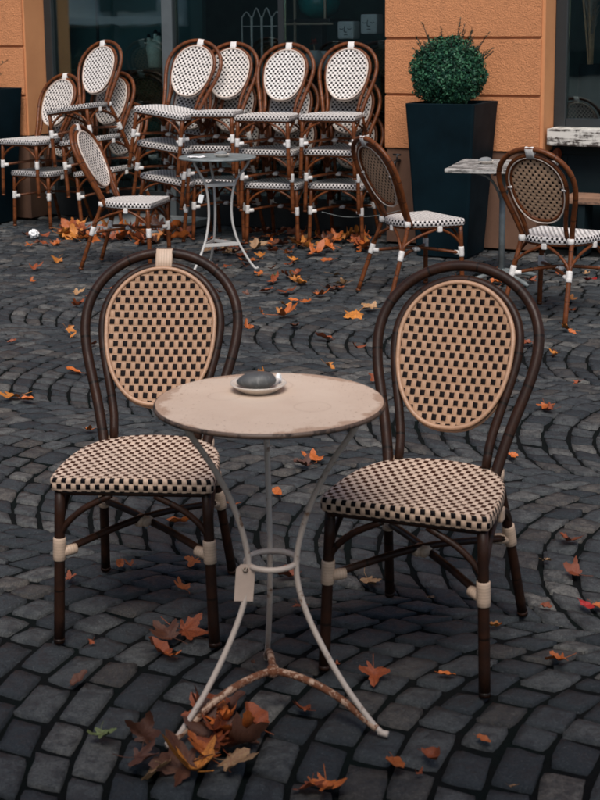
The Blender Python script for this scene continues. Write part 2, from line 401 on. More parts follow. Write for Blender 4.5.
def make_chair(mats, label, cat='chair'):
    cane, weave, wback, seat, side, rim, wrap = (M[k] for k in mats)
    root = empty('bistro_chair')
    tag(root, label, cat)
    # ---- seat: rings from the rim to the middle, side wall, underside
    out = seat_outline(); n = len(out)
    mb = MB(); vs, mp, fs, mi = [], [], [], []
    cy = -0.02
    levels = [(0.0, 0.0), (0.12, 0.0), (0.3, -0.002), (0.55, -0.005), (0.8, -0.006)]
    per = [0.0]
    for i in range(n):
        a_, b_ = out[(i + n // 2) % n], out[(i + 1 + n // 2) % n]; per.append(per[-1] + math.hypot(b_[0] - a_[0], b_[1] - a_[1]))
    top0 = len(vs)
    ins = 0.007
    for k, dz in levels:
        for (x, y) in out:
            q = 1 - k
            px, py = x * q, cy + (y - cy) * q
            if k == 0: 
                L = math.hypot(x, y - cy); px, py = x * (1 - ins / L), cy + (y - cy) * (1 - ins / L)
            vs.append((px, py, SEAT_Z + dz)); mp.append((px, py, 0))
    vs.append((0, cy, SEAT_Z - 0.006)); mp.append((0, cy, 0)); ctr = len(vs) - 1
    for l in range(len(levels) - 1):
        for i in range(n):
            j = (i + 1) % n
            fs.append((l * n + i, l * n + j, (l + 1) * n + j, (l + 1) * n + i)); mi.append(0)
    for i in range(n): fs.append(((len(levels) - 1) * n + i, (len(levels) - 1) * n + (i + 1) % n, ctr)); mi.append(0)
    mb.add(vs, fs, mp, mi)
    # side (own vertices so the pattern runs round the rim)
    vs, mp, fs = [], [], []
    prof = [(0.007, 0.0, 0.0), (0.0025, -0.0022, 0.004), (0.0, -0.008, 0.010), (0.0, -0.018, 0.020), (0.0, -0.030, 0.032), (0.004, -0.0365, 0.037)]
    for (i_, dz, dv) in prof:
        for i in range(n + 1):
            x, y = out[(i + n // 2) % n]; L = math.hypot(x, y - cy)
            vs.append((x * (1 - i_ / L), cy + (y - cy) * (1 - i_ / L), SEAT_Z + dz)); mp.append((per[i], -dv, 0))
    for l in range(len(prof) - 1):
        for i in range(n):
            fs.append((l * (n + 1) + i, (l + 1) * (n + 1) + i, (l + 1) * (n + 1) + i + 1, l * (n + 1) + i + 1))
    mb.add(vs, fs, mp, 1)
    vs = [(x * 0.985, y * 0.985, SEAT_Z - 0.035) for x, y in out]
    mb.add(vs, [tuple(range(n))[::-1]], None, 2, False)
    mb.build('seat', [seat, side, M['black_metal']], root)
    # ---- rail under the seat
    rb = MB(); rb.tube([(x * 0.91, cy + (y - cy) * 0.91, SEAT_Z - 0.043) for x, y in out], 0.0085, 8, True)
    rb.build('seat_rail', cane, root)
    # ---- hoops
    ob = MB(); OP = hoop_path([(-0.035, 0.140), (0.0, 0.145), (0.06, 0.158), (0.12, 0.173), (0.18, 0.190), (0.24, 0.206), (0.29, 0.2145), (0.325, 0.2165)], HL)
    OPs = spline(OP, 2); ob.tube(OPs, 0.0142, 12)
    outer = ob.build('outer_hoop', cane, root)
    ib = MB(); IP = hoop_path([(0.0, 0.116), (0.06, 0.119), (0.12, 0.130), (0.18, 0.144), (0.24, 0.158), (0.29, 0.1655), (0.32, 0.167)], 0.492)
    ib.tube(spline(IP, 2), 0.0122, 10)
    ib.build('inner_hoop', cane, root)
    tb = MB()
    for k in (-1, 1):
        pass
    # wrap over both hoops at the crown (flat band)
    prof_ = []
    for (t, nn) in ((0.478, 0.0125), (0.505, 0.0135), (HL + 0.006, 0.0145), (HL + 0.0135, 0.004), (HL + 0.0135, -0.006), (HL + 0.004, -0.0140), (0.505, -0.0135), (0.478, -0.0125)): prof_.append((t, nn))
    vs, mp, fs = [], [], []
    xs = [-0.024, -0.0225, -0.012, 0, 0.012, 0.0225, 0.024]
    for i, x in enumerate(xs):
        e = 0.003 if i in (0, len(xs) - 1) else 0
        for k, (t, nn) in enumerate(prof_):
            vs.append(hp(x, t - x * x * 0.9, nn * (1 - e * 60))); mp.append((x + 0.03, k * 0.02, 0))
    m_ = len(prof_)
    for i in range(len(xs) - 1):
        for k in range(m_): fs.append((i * m_ + k, i * m_ + (k + 1) % m_, (i + 1) * m_ + (k + 1) % m_, (i + 1) * m_ + k))
    fs.append(tuple(range(m_))[::-1]); fs.append(tuple((len(xs) - 1) * m_ + k for k in range(m_)))
    tb.add(vs, fs, mp); tb.build('binding', wrap, outer)
    # ---- woven oval
    N = 56
    def oval(a, s=1.0):
        # egg: a=0 right, pi/2 top
        tc, hw = 0.322, 0.151
        c_, s_2 = math.cos(a), math.sin(a)
        if s_2 >= 0: x, y = hw * c_, 0.157 * s_2
        else:
            e_ = 2 / 2.45
            x, y = hw * math.copysign(abs(c_) ** e_, c_), -0.228 * abs(s_2) ** e_
            x *= 1 - 0.07 * (y / 0.228) ** 2
        t = tc + y
        return x * s, tc + (t - tc) * s
    def dish(s): return -0.010 * (1 - s * s)
    mb = MB(); rings = [1.0, 0.85, 0.65, 0.4, 0.15]
    for side_, n0, mi_ in ((0, 0.0150, 0), (1, 0.0045, 1)):
        vs, mp, fs = [], [], []
        for s in rings:
            for k in range(N):
                x, t = oval(2 * math.pi * k / N, s); vs.append(hp(x, t, n0 + dish(s))); mp.append((x, t, 0))
        x, t = oval(0, 0); vs.append(hp(x, t, n0 + dish(0))); mp.append((x, t, 0))
        for l in range(len(rings) - 1):
            for k in range(N):
                q = (l * N + k, l * N + (k + 1) % N, (l + 1) * N + (k + 1) % N, (l + 1) * N + k); fs.append(q if side_ == 0 else q[::-1])
        for k in range(N):
            q = ((len(rings) - 1) * N + k, (len(rings) - 1) * N + (k + 1) % N, len(rings) * N); fs.append(q if side_ == 0 else q[::-1])
        mb.add(vs, fs, mp, mi_)
    back = mb.build('backrest', [weave, wback], root)
    rb = MB(); rb.tube([hp(*oval(2 * math.pi * k / N, 1.012), 0.0150) for k in range(N)], 0.0062, 8, True)
    rb.build('rim', rim, back)
    rb = MB(); rb.tube([hp(*oval(2 * math.pi * k / N, 0.985), 0.000) for k in range(N)], 0.0085, 8, True)
    rb.build('inner_frame', cane, back)
    rb = MB(); rb.tube([hp(*oval(2 * math.pi * k / N, 1.03), -0.0085) for k in range(N)], 0.0042, 6, True)
    rb.build('back_piping', rim, back)
    for sx in (-1, 1):
        cb = MB(); cb.box(hp(sx * 0.156, 0.30, -0.006), (0.026, 0.012, 0.016), Matrix.Rotation(0.4, 3, 'X'), bevel=0.003)
        cb.build('binding', wrap, back)
    # ---- legs
    FT = {}
    for sx in (-1, 1):
        for kind in ('front', 'rear'):
            if kind == 'front':
                foot, head = Vector((sx * 0.202, -0.209, 0.0)), Vector((sx * 0.188, -0.196, SEAT_Z - 0.036))
                pts = [foot.lerp(head, k / 6) for k in range(7)]
            else:
                foot = Vector((sx * 0.187, 0.28, 0.0)); head = Vector((sx * 0.1465, 0.134, SEAT_Z + 0.02))
                pts = spline([foot, foot.lerp(head, 0.5) + Vector((0, -0.006, 0)), head - Vector((0, 0, 0.06)) + Vector((sx * 0.003, 0.008, 0)), head], 4)
            lb = MB(); lb.tube(pts, [0.0136 + (0.0010 if kind == 'front' else 0.0) - 0.001 * (i / len(pts)) for i in range(len(pts))], 10)
            # little node swellings and a plastic foot
            lb.tube([foot + Vector((0, 0, 0.0005)), foot + (head - foot).normalized() * 0.012], 0.0148, 10)
            leg = lb.build('leg', cane, root)
            z = 0.252
            f = z / head.z
            c = foot.lerp(head, f); d = (head - foot).normalized()
            if kind == 'rear': c += Vector((0, -0.005, 0))
            FT[(sx, kind)] = c
            wb = MB(); wb.tube([c + d * q for q in (-0.030, -0.0285, -0.015, 0, 0.015, 0.0285, 0.030)], [0.0155, 0.0168, 0.0172, 0.0172, 0.0172, 0.0168, 0.0155], 12)
            # the tongue that holds the stretcher
            inn = Vector((-sx * 0.84, 0.54 if kind == 'front' else -0.54, 0.05)).normalized()
            wb.tube([c + inn * q + Vector((0, 0, -0.010)) for q in (0.004, 0.03, 0.044, 0.046)], [0.0148, 0.0142, 0.0135, 0.011], 10)
            wb.build('binding', wrap, leg)
            if kind == 'rear':
                h2 = Vector((sx * 0.1425, 0.138, SEAT_Z - 0.018)); wb = MB()
                wb.tube([h2 + Vector((0, 0, q)) for q in (-0.017, -0.015, 0.0, 0.015, 0.017)], [0.0155, 0.019, 0.0195, 0.019, 0.0155], 12)
                wb.build('binding', wrap, leg)
    # ---- crossed stretchers with a tied middle
    for (a, b, dz) in (((-1, 'front'), (1, 'rear'), 0.004), ((1, 'front'), (-1, 'rear'), -0.012)):
        A, B = FT[a] + Vector((0, 0, -0.010)), FT[b] + Vector((0, 0, -0.010))
        mid = (A + B) / 2 + Vector((0, 0, dz + 0.02))
        sb = MB(); sb.tube(spline([A, A.lerp(mid, 0.6) + Vector((0, 0, 0.004)), mid, B.lerp(mid, 0.6) + Vector((0, 0, 0.004)), B], 3), 0.0098, 8)
        st = sb.build('stretcher', cane, root)
        if dz > 0:
            tb = MB(); d1 = (B - A).normalized(); d2 = Vector((-d1.x, d1.y, 0))
            for dd in (d1, d2):
                tb.tube([mid + dd * q + Vector((0, 0, -0.008)) for q in (-0.026, -0.018, 0, 0.018, 0.026)], [0.009, 0.014, 0.0165, 0.014, 0.009], 10)
            tb.build('binding', wrap, st)
    # ---- bent arches under the seat: front pair, side pairs, rear pair
    zt = SEAT_Z - 0.050
    def arch(p, q, drop):
        return spline([p, p.lerp(Vector((q[0], q[1], p.z)), 0.10) + Vector((0, 0, drop * 0.34)), p.lerp(Vector((q[0], q[1], p.z)), 0.45) + Vector((0, 0, drop * 0.70)), Vector(q)], 5)
    fr = {s: FT[(s, 'front')] + Vector((0, 0, 0.012)) for s in (-1, 1)}
    re = {s: FT[(s, 'rear')] + Vector((0, 0, 0.012)) for s in (-1, 1)}
    for s in (-1, 1):
        ab = MB(); ab.tube(arch(fr[s], (s * 0.055, -0.200, zt), zt - fr[s].z), 0.0085, 8); ab.build('brace', cane, root)
        ab = MB(); ab.tube(arch(fr[s], (s * 0.186, -0.052, zt), zt - fr[s].z), 0.0085, 8); ab.build('brace', cane, root)
        ab = MB(); ab.tube(arch(re[s], (s * 0.186, -0.045, zt), zt - re[s].z), 0.0085, 8); br = ab.build('brace', cane, root)
        wb = MB(); wb.box((s * 0.190, -0.048, SEAT_Z - 0.052), (0.030, 0.030, 0.034), bevel=0.006); wb.build('binding', wrap, br)
        ab = MB(); ab.tube(arch(re[s], (s * 0.012, 0.150, zt), zt - re[s].z), 0.0085, 8); br = ab.build('brace', cane, root)
        if s > 0:
            wb = MB(); wb.box((0, 0.152, SEAT_Z - 0.052), (0.030, 0.028, 0.034), bevel=0.006); wb.build('binding', wrap, br)
    return root

TAN = ('cane_dark', 'weave_tan', 'weave_back', 'seat_tan', 'side_tan', 'rim_tan', 'wrap_tan')
WHT = ('cane_brown', 'weave_white', 'weave_back', 'seat_white', 'side_white', 'rim_white', 'wrap_white')
def put(o, x, y, yaw, z=0.0): o.location = (x, y, z); o.rotation_euler = (0, 0, R(yaw)); return o

c1 = make_chair(TAN, 'dark cane chair with tan seat and bound hoop crown, left of the cream table')
put(c1, -0.412, 3.534, -4.47); c1['group'] = 'tan woven chairs at the front table'
c2 = copy_tree(c1); tag(c2, 'dark cane chair with tan seat and unbound hoop, right of the cream table', 'chair', 'tan woven chairs at the front table')
put(c2, 0.315, 3.298, -21.3)
for ch in list(c2.children):
    if ch.name.startswith('outer_hoop'):
        for g in list(ch.children): bpy.data.objects.remove(g)
w1 = make_chair(WHT, 'brown cane chair seen from behind, standing before the dark tall planter')
put(w1, 0.681, 8.08, -242.6); w1['group'] = 'white woven chairs standing alone'
w2 = copy_tree(w1); put(w2, 1.397, 7.39, -216.3)
tag(w2, 'brown cane chair seen from behind, pulled up to the grey plank table', 'chair', 'white woven chairs standing alone')
w3 = copy_tree(w1); put(w3, -1.128, 9.066, 77.0)
tag(w3, 'brown cane chair with slanted white oval back, alone before the left stacks, facing right', 'chair', 'white woven chairs standing alone')

STACKS = [  # x, y, yaw, roll, pitch, shift, rise, count, where
    (-2.007, 11.07, -35.3, -0.6, 0.6, 0.105, 0.258, 2, 'the low stack of two by the orange pier'),
    (-1.446, 10.92, -31.3, -8.1, 0.6, 0.100, 0.254, 3, 'the stack tilting left beside the low stack'),
    (-0.962, 10.36, -23.0, 8.2, 1.0, 0.092, 0.256, 3, 'the stack tilting right behind the grey round table'),
    (-0.532, 10.27, -18.6, -0.7, -1.0, 0.090, 0.254, 3, 'the stack touching the grey round table'),
    (-0.124, 10.10, -21.4, 0.0, 0.6, 0.078, 0.250, 3, 'the second stack from the planter'),
    (0.329, 10.03, -19.6, 0.0, 0.6, 0.083, 0.252, 3, 'the stack nearest the planter'),
]
for (x, y, yaw, roll, pitch, o_, rise, cnt, where) in STACKS:
    base = Matrix.Translation((x, y, 0)) @ Matrix.Rotation(R(yaw), 4, 'Z') @ Matrix.Rotation(R(pitch), 4, 'X') @ Matrix.Rotation(R(roll), 4, 'Y')
    lift = -min((base @ Vector(p)).z for p in ((-.202, -.209, 0), (.202, -.209, 0), (-.187, .28, 0), (.187, .28, 0)))
    for lv in range(cnt):
        c = copy_tree(w1)
        jit = Matrix.Translation((rng.uniform(-.004, .004), 0, 0)) @ Matrix.Rotation(R(rng.uniform(-0.7, 0.7)), 4, 'Z')
        m = Matrix.Translation((0, 0, lift)) @ base @ Matrix.Translation((0, -o_ * lv, rise * lv)) @ (jit if lv else Matrix())
        c.matrix_world = m
        pos = ('bottom', 'middle', 'top')[lv] if cnt == 3 else ('bottom', 'top')[lv]
        tag(c, f'white woven cane chair, {pos} one of {where}', 'chair', 'stacked white woven chairs')

# ------------------------------------------------------------------ round tables
def rod_leg(az, prof, r, seg=8):
    ca, sa = math.cos(az), math.sin(az)
    return spline([(q * ca, q * sa, z) for q, z in prof], 6)

def make_front_table():
    ft = tag(empty('bistro_table', (-0.070, 2.970, 0), R(4.7)), 'round cream metal table with rusty rim and bowed tripod legs', 'table')
    Rr, Ht = 0.258, 0.742
    b = MB()
    b.lathe([(0.0, Ht), (0.10, Ht), (0.20, Ht), (0.245, Ht), (0.2535, Ht - 0.0006)], 96)
    t = NT('tabletop_paint')
    sp = t.node('ShaderNodeSeparateXYZ'); t.link(t.objco(), sp.inputs[0])
    rad = t.math('SQRT', t.math('ADD', t.math('POWER', sp.outputs[0], 2.0), t.math('POWER', sp.outputs[1], 2.0)))
    n = t.noise(9, 6, 0.65); n2 = t.noise(45, 5, 0.7); n3 = t.noise(3, 3)
    base = t.mix(t.ramp(n3, [(0.35, 0.0), (0.65, 1.0)]), (0.64, 0.51, 0.405), (0.56, 0.43, 0.335))
    base = t.mix(t.math('MULTIPLY', t.ramp(n, [(0.5, 0.0), (0.75, 1.0)]), 0.32), base, (0.46, 0.31, 0.21))
    k = t.math('ADD', t.math('MULTIPLY', rad, 4.0), t.math('MULTIPLY', t.math('SUBTRACT', n, 0.5), 0.55))
    base = t.mix(t.ramp(k, [(0.97, 0.0), (1.15, 0.55)]), base, (0.26, 0.135, 0.075))
    base = t.mix(t.ramp(n2, [(0.68, 0.0), (0.74, 0.8)]), base, (0.20, 0.11, 0.07))
    for (rx, ry, rr, th) in ((0.09, -0.06, 0.040, 0.0022), (-0.10, 0.05, 0.036, 0.0018), (0.02, 0.13, 0.042, 0.002)):
        dd = t.math('SQRT', t.math('ADD', t.math('POWER', t.math('SUBTRACT', sp.outputs[0], rx), 2.0), t.math('POWER', t.math('SUBTRACT', sp.outputs[1], ry), 2.0)))
        rg = t.math('LESS_THAN', t.math('ABSOLUTE', t.math('SUBTRACT', dd, rr)), th)
        base = t.mix(t.math('MULTIPLY', t.math('MULTIPLY', rg, n), 0.45), base, (0.26, 0.16, 0.10))
    mpp = t.node('ShaderNodeMapping'); t.link(t.objco(), mpp.inputs[0]); mpp.inputs['Rotation'].default_value = (0, 0, 0.7); mpp.inputs['Scale'].default_value = (260, 9, 1)
    sc_ = t.noise(1.0, 3, 0.6, mpp.outputs[0])
    base = t.mix(t.ramp(sc_, [(0.68, 0.0), (0.74, 0.35)]), base, (0.34, 0.24, 0.18))
    sp2 = t.noise(120, 3, 0.6); base = t.mix(t.ramp(t.math('ADD', sp2, t.math('MULTIPLY', rad, 0.5)), [(0.74, 0.0), (0.78, 0.8)]), base, (0.17, 0.075, 0.035))
    k2 = t.math('ADD', t.math('MULTIPLY', rad, 4.0), t.math('MULTIPLY', t.math('SUBTRACT', t.noise(14, 6, 0.75), 0.5), 1.5))
    base = t.mix(t.ramp(k2, [(1.13, 0.0), (1.16, 0.9)]), base, (0.15, 0.062, 0.030))
    t.color(base); t.rough(t.ramp(n, [(0.3, 0.28), (0.7, 0.55)])); t.bump(n2, 0.12, 0.002)
    top = b.build('tabletop', t.m, ft)
    b = MB(); b.lathe([(0.2535, Ht - 0.0006), (0.2575, Ht - 0.003), (0.2585, Ht - 0.006), (0.2575, Ht - 0.0105), (0.2545, Ht - 0.012), (0.251, Ht - 0.009), (0.0, Ht - 0.009)], 96)
    b.build('edge_band', M['edge_rust'], top)
    for az in (90, 210, 330):
        b = MB(); b.tube(rod_leg(R(az), [(0.218, Ht - 0.013), (0.205, 0.70), (0.155, 0.625), (0.105, 0.53), (0.074, 0.44), (0.062, 0.365), (0.074, 0.29), (0.115, 0.20), (0.180, 0.10), (0.245, 0.025), (0.270, 0.004)], 0), 0.0068, 9)
        b.tube([(0.262 * math.cos(R(az)), 0.262 * math.sin(R(az)), 0.004), (0.285 * math.cos(R(az)), 0.285 * math.sin(R(az)), 0.004)], 0.0075, 8)
        b.build('leg', M['table_paint'], ft)
    b = MB(); b.tube([(0.058 * math.cos(a), 0.058 * math.sin(a), 0.367) for a in [2 * math.pi * k / 40 for k in range(40)]], 0.0068, 9, True)
    b.build('ring', M['table_paint'], ft)
    for az in (90, 210, 330):
        b = MB(); p = rod_leg(R(az), [(0.0, 0.100), (0.06, 0.097), (0.12, 0.084), (0.175, 0.062), (0.222, 0.033), (0.258, 0.012)], 0)
        b.tube(p, 0.0088, 9); b.build('brace', M['brace_rust'], ft)
    b = MB(); b.lathe([(0.0, 0.112), (0.012, 0.110), (0.016, 0.10), (0.014, 0.088), (0.0, 0.086)], 14); b.build('hub', M['brace_rust'], ft)
    return ft
make_front_table()
TT = Vector((-0.070, 2.970, 0.742))

def saucer(name, c, r, mat, label, group=None):
    b = MB(); b.lathe([(0.0, 0.0015), (r * 0.55, 0.0015), (r * 0.6, 0.0), (r * 0.64, 0.0015), (r * 0.85, 0.011), (r, 0.018), (r * 1.0, 0.0205), (r * 0.97, 0.0205), (r * 0.82, 0.0135), (r * 0.6, 0.006), (0.0, 0.005)], 40)
    o = b.build(name, mat); o.location = c
    return tag(o, label, 'saucer', group)
def pebble(name, c, s, mat, label, seed=0, rz=0.0):
    bm = bmesh.new(); bmesh.ops.create_icosphere(bm, subdivisions=4, radius=1)
    r_ = random.Random(seed); off = Vector((r_.random() * 9, 0, 0))
    from mathutils import noise
    for v in bm.verts:
        k = 1 + 0.10 * noise.noise(v.co * 1.3 + off)
        v.co = Vector((v.co.x * s[0] * k * (1 - 0.16 * v.co.x), v.co.y * s[1] * k, v.co.z * s[2] * k))
    b = MB(); b.bm(bm, Matrix.Rotation(rz, 4, 'Z'), 0, True); o = b.build(name, mat); o.location = c
    return tag(o, label, 'stone')
sa = at(258.5, 391, 0.742)
saucer('saucer', (sa.x, sa.y, 0.7422), 0.064, M['porcelain'], 'small beige saucer on the round cream table, holding a dark stone')
def pebble_mat():
    t = NT('veined_dark_stone'); n = t.noise(30, 6, 0.7); 
    mp = t.node('ShaderNodeMapping'); t.link(t.objco(), mp.inputs[0]); mp.inputs['Rotation'].default_value = (0.3, 0.6, 0.5); mp.inputs['Scale'].default_value = (60, 14, 30)
    v = t.noise(1.0, 4, 0.6, mp.outputs[0])
    c = t.mix(n, (0.035, 0.036, 0.037), (0.10, 0.098, 0.094))
    c = t.mix(t.ramp(v, [(0.56, 0.0), (0.72, 0.55)]), c, (0.30, 0.29, 0.28)); t.color(c); t.rough(0.55); t.bump(n, 0.3, 0.003); return t.m
pebble('stone', (sa.x + 0.002, sa.y + 0.002, 0.7675), (0.044, 0.032, 0.0205), pebble_mat(), 'dark veined oval stone weighing down the saucer on the cream table', 3, 0.15)
b = MB(); g = 5
b.add([(x * 0.016 / g, y * 0.014 / g, 0.004 * math.sin(x * 0.9) + 0.002 * math.cos(y)) for y in range(g + 1) for x in range(g + 1)], [(y * (g + 1) + x, y * (g + 1) + x + 1, (y + 1) * (g + 1) + x + 1, (y + 1) * (g + 1) + x) for y in range(g) for x in range(g)])
o = b.build('paper_slip', M['white_paper']); o.location = (sa.x + 0.040, sa.y + 0.006, 0.770); o.rotation_euler = (0.9, 0.5, 0.3)
tag(o, 'tiny white paper slip tucked beside the dark stone on the saucer', 'paper')
# tag on the leg
tp = at(245.5, 563, 0.362)
tg = tag(empty('paper_tag', (tp.x + 0.0, 2.935, 0.0)), 'beige cardboard tag hung from the cream table leg', 'tag')
b = MB()
hw, ht_ = 0.0215, 0.085
outl = [(-hw, 0), (-hw, ht_ - 0.010), (-hw + 0.010, ht_), (hw - 0.010, ht_), (hw, ht_ - 0.010), (hw, 0)]
V = [(x, -0.001, z) for x, z in outl] + [(x, 0.001, z) for x, z in outl]; n = len(outl)
b.add(V, [tuple(range(n)), tuple(range(2 * n - 1, n - 1, -1))] + [(i, i + n, (i + 1) % n + n, (i + 1) % n) for i in range(n)], None, 0, False)
card = b.build('card', M['paper'], tg); card.location = (-0.004, -0.012, 0.290); card.rotation_euler = (R(-3), R(5), R(8))
b = MB(); b.tube([(0.0048 * math.cos(a), -0.0016, ht_ - 0.013 + 0.0048 * math.sin(a)) for a in [2 * math.pi * k / 16 for k in range(16)]], 0.0017, 6, True); b.build('eyelet', M['edge_rust'], card)
b = MB(); b.tube(spline([(-0.001, -0.0165, 0.362), (0.004, -0.012, 0.368), (0.006, 0.006, 0.376), (0.0, 0.010, 0.374), (-0.005, -0.008, 0.368), (-0.001, -0.0150, 0.363)], 5), 0.0011, 5); b.build('string', M['string'], tg)

def make_back_table():
    x, y = -0.529, 8.95
    bt = tag(empty('bistro_table', (x, y, 0), R(18)), 'small round grey zinc table with curved legs before the chair stacks', 'table')
    Rr, Ht = 0.252, 0.735
    b = MB(); b.lathe([(0.0, Ht), (0.12, Ht), (0.22, Ht - 0.001), (0.248, Ht), (0.252, Ht - 0.005), (0.250, Ht - 0.014), (0.235, Ht - 0.016), (0.0, Ht - 0.012)], 72)
    b.build('tabletop', M['zinc'], bt)
    az = [90, 210, 330]
    prof = [(0.215, Ht - 0.014), (0.195, 0.68), (0.125, 0.585), (0.098, 0.50), (0.088, 0.40), (0.095, 0.30), (0.125, 0.19), (0.185, 0.08), (0.235, 0.012), (0.255, 0.006), (0.262, 0.014)]
    for a in az:
        b = MB(); b.tube(rod_leg(R(a), prof, 0), 0.0085, 8); b.build('leg', M['grey_paint'], bt)
    for (z, q) in ((0.555, 0.113), (0.165, 0.137)):
        for i in range(3):
            a, c = R(az[i]), R(az[(i + 1) % 3]); b = MB()
            A = Vector((q * math.cos(a), q * math.sin(a), z)); B = Vector((q * math.cos(c), q * math.sin(c), z)); d = (B - A)
            rot = Matrix.Rotation(math.atan2(d.y, d.x), 3, 'Z')
            b.box((A + B) / 2, (d.length, 0.008, 0.022), rot, bevel=0.002); b.build('cross_bar', M['grey_paint'], bt)
    tg = tag(empty('paper_tag', (x - 0.105, y - 0.13, 0)), 'small white tag hung from the grey zinc table', 'tag')
    b = MB(); b.box((0, 0, 0.475), (0.03, 0.002, 0.055), Matrix.Rotation(0.25, 3, 'Y'), bevel=0.0006); b.build('card', M['white_paper'], tg)
    b = MB(); b.tube([(0.004, 0, 0.500), (0.008, 0.004, 0.53), (0.006, 0.02, 0.556)], 0.0014, 5); b.build('string', M['string'], tg)
    p = at(222, 157, 0.735)
    saucer('saucer', (p.x, p.y, 0.7352), 0.05, M['porcelain'], 'pale saucer under the grey stone on the zinc table')
    pebble('stone', (p.x, p.y, 0.757), (0.040, 0.03, 0.018), M['slab'], 'pale grey stone on the zinc table before the stacks', 5)
    p = at(197, 157.5, 0.735); b = MB(); g = 6
    b.add([((i / g - .5) * 0.11, (j / g - .5) * 0.09, 0.003 + 0.003 * math.sin(i * 1.3 + j)) for j in range(g + 1) for i in range(g + 1)], [(j * (g + 1) + i, j * (g + 1) + i + 1, (j + 1) * (g + 1) + i + 1, (j + 1) * (g + 1) + i) for j in range(g) for i in range(g)])
    o = b.build('napkin', M['white_paper']); o.location = (p.x, p.y, 0.737); o.rotation_euler = (0, 0, 0.3); tag(o, 'flat white napkin lying on the grey zinc table', 'napkin')
make_back_table()

def make_plank_table():
    rt = tag(empty('plank_table', (1.245, 8.40, 0), R(-17)), 'square table of weathered grey planks beside the tall planter', 'table')
    b = MB()
    for i in range(5): b.box((0, -0.26 + i * 0.13, 0.708), (0.60, 0.127, 0.024), bevel=0.003)
    b.build('tabletop', M['grey_planks'], rt)
    b = MB(); b.box((0, 0, 0.690), (0.50, 0.04, 0.012)); b.box((0, 0.0, 0.682), (0.04, 0.54, 0.004)); b.build('crossbar', M['black_metal'], rt)
    b = MB(); b.tube([(0, 0, 0.02), (0, 0, 0.68)], 0.019, 14); b.build('post', M['zinc'], rt)
    for s in (-1, 1):
        b = MB(); b.tube(spline([(0.0, 0, 0.46), (s * 0.03, 0, 0.56), (s * 0.09, 0, 0.64), (s * 0.2, 0, 0.676)], 6), 0.008, 8); b.build('bracket', M['zinc'], rt)
    for k in range(4):
        a = R(45 + 90 * k); b = MB(); b.tube(spline([(0, 0, 0.07), (0.12 * math.cos(a), 0.12 * math.sin(a), 0.045), (0.27 * math.cos(a), 0.27 * math.sin(a), 0.012)], 5), [0.014] * 10 + [0.010], 8); b.build('foot', M['zinc'], rt)
    p = at(486, 164, 0.72)
    saucer('saucer', (p.x, p.y, 0.7205), 0.05, M['porcelain'], 'saucer under a stone on the grey plank table')
    pebble('stone', (p.x, p.y, 0.743), (0.042, 0.032, 0.021), M['slab'], 'grey stone on the weathered plank table', 8)
make_plank_table()

# ------------------------------------------------------------------ building
bld = tag(empty('building', (WX, WY, 0), WA), 'orange stucco shop front with grooved piers and dark display windows', 'building')
def part(name, mats, fill, parent=None):
    b = MB(); fill(b); return b.build(name, mats, parent or bld)
def stone_pier(x0, x1, grooves, depth, ztop):
    def fill(b):
        zs = [0.69] + grooves + [ztop]
        for a, c in zip(zs[:-1], zs[1:]):
            za = a + (0.009 if a != 0.69 else 0); zc = c - 0.009
            b.box(((x0 + x1) / 2, depth / 2, (za + zc) / 2), (x1 - x0, depth, zc - za), bevel=0.005)
    return fill
gl = [1.018, 1.418, 1.82, 2.22, 2.62]; gr = [1.073, 1.47, 1.87, 2.27, 2.62]
part('wall', M['orange_stucco'], stone_pier(-9.0, -4.02, gl, 0.27, 3.0))
part('wall', M['orange_stucco'], stone_pier(-0.81, 0.338, gr, 0.27, 3.0))
part('wall', M['orange_stucco'], stone_pier(2.6, 6.0, gr, 0.27, 3.0))
for cx_, sx_ in ((-6.5, 4.99), (-0.2235, 1.17), (4.288, 3.40)): part('wall_core', M['orange_plaster'], lambda b: b.box((cx_, 0.172, 1.85), (sx_, 0.30, 2.318)))
for cx_, sx_ in ((-6.5, 4.98), (-0.236, 1.13), (4.3, 3.38)): part('plinth', M['plinth'], lambda b: b.box((cx_, 0.164, 0.345), (sx_, 0.300, 0.69), bevel=0.004))
part('upper_wall', M['orange_stucco'], lambda b: b.box((-1.5, 0.16, 5.0), (15, 0.3, 3.98)))
part('lintel', M['orange_plaster'], lambda b: [b.box((-2.41, 0.16, 2.84), (3.18, 0.28, 0.32)), b.box((1.48, 0.16, 2.84), (2.2, 0.28, 0.32))])
part('string_course', M['orange_plaster'], lambda b: b.box((-1.5, -0.03, 3.06), (15, 0.14, 0.12), bevel=0.01))
for i in range(6):   # upper floor windows
    def f(b, x=-7.6 + i * 2.45):
        b.box((x, -0.005, 5.0), (1.15, 0.05, 1.75), bevel=0.01)
    fr = part('window', M['frame_grey'], f)
    part('pane', M['teal_dark'], lambda b, x=-7.6 + i * 2.45: b.box((x, -0.032, 5.0), (0.98, 0.012, 1.58)), fr)
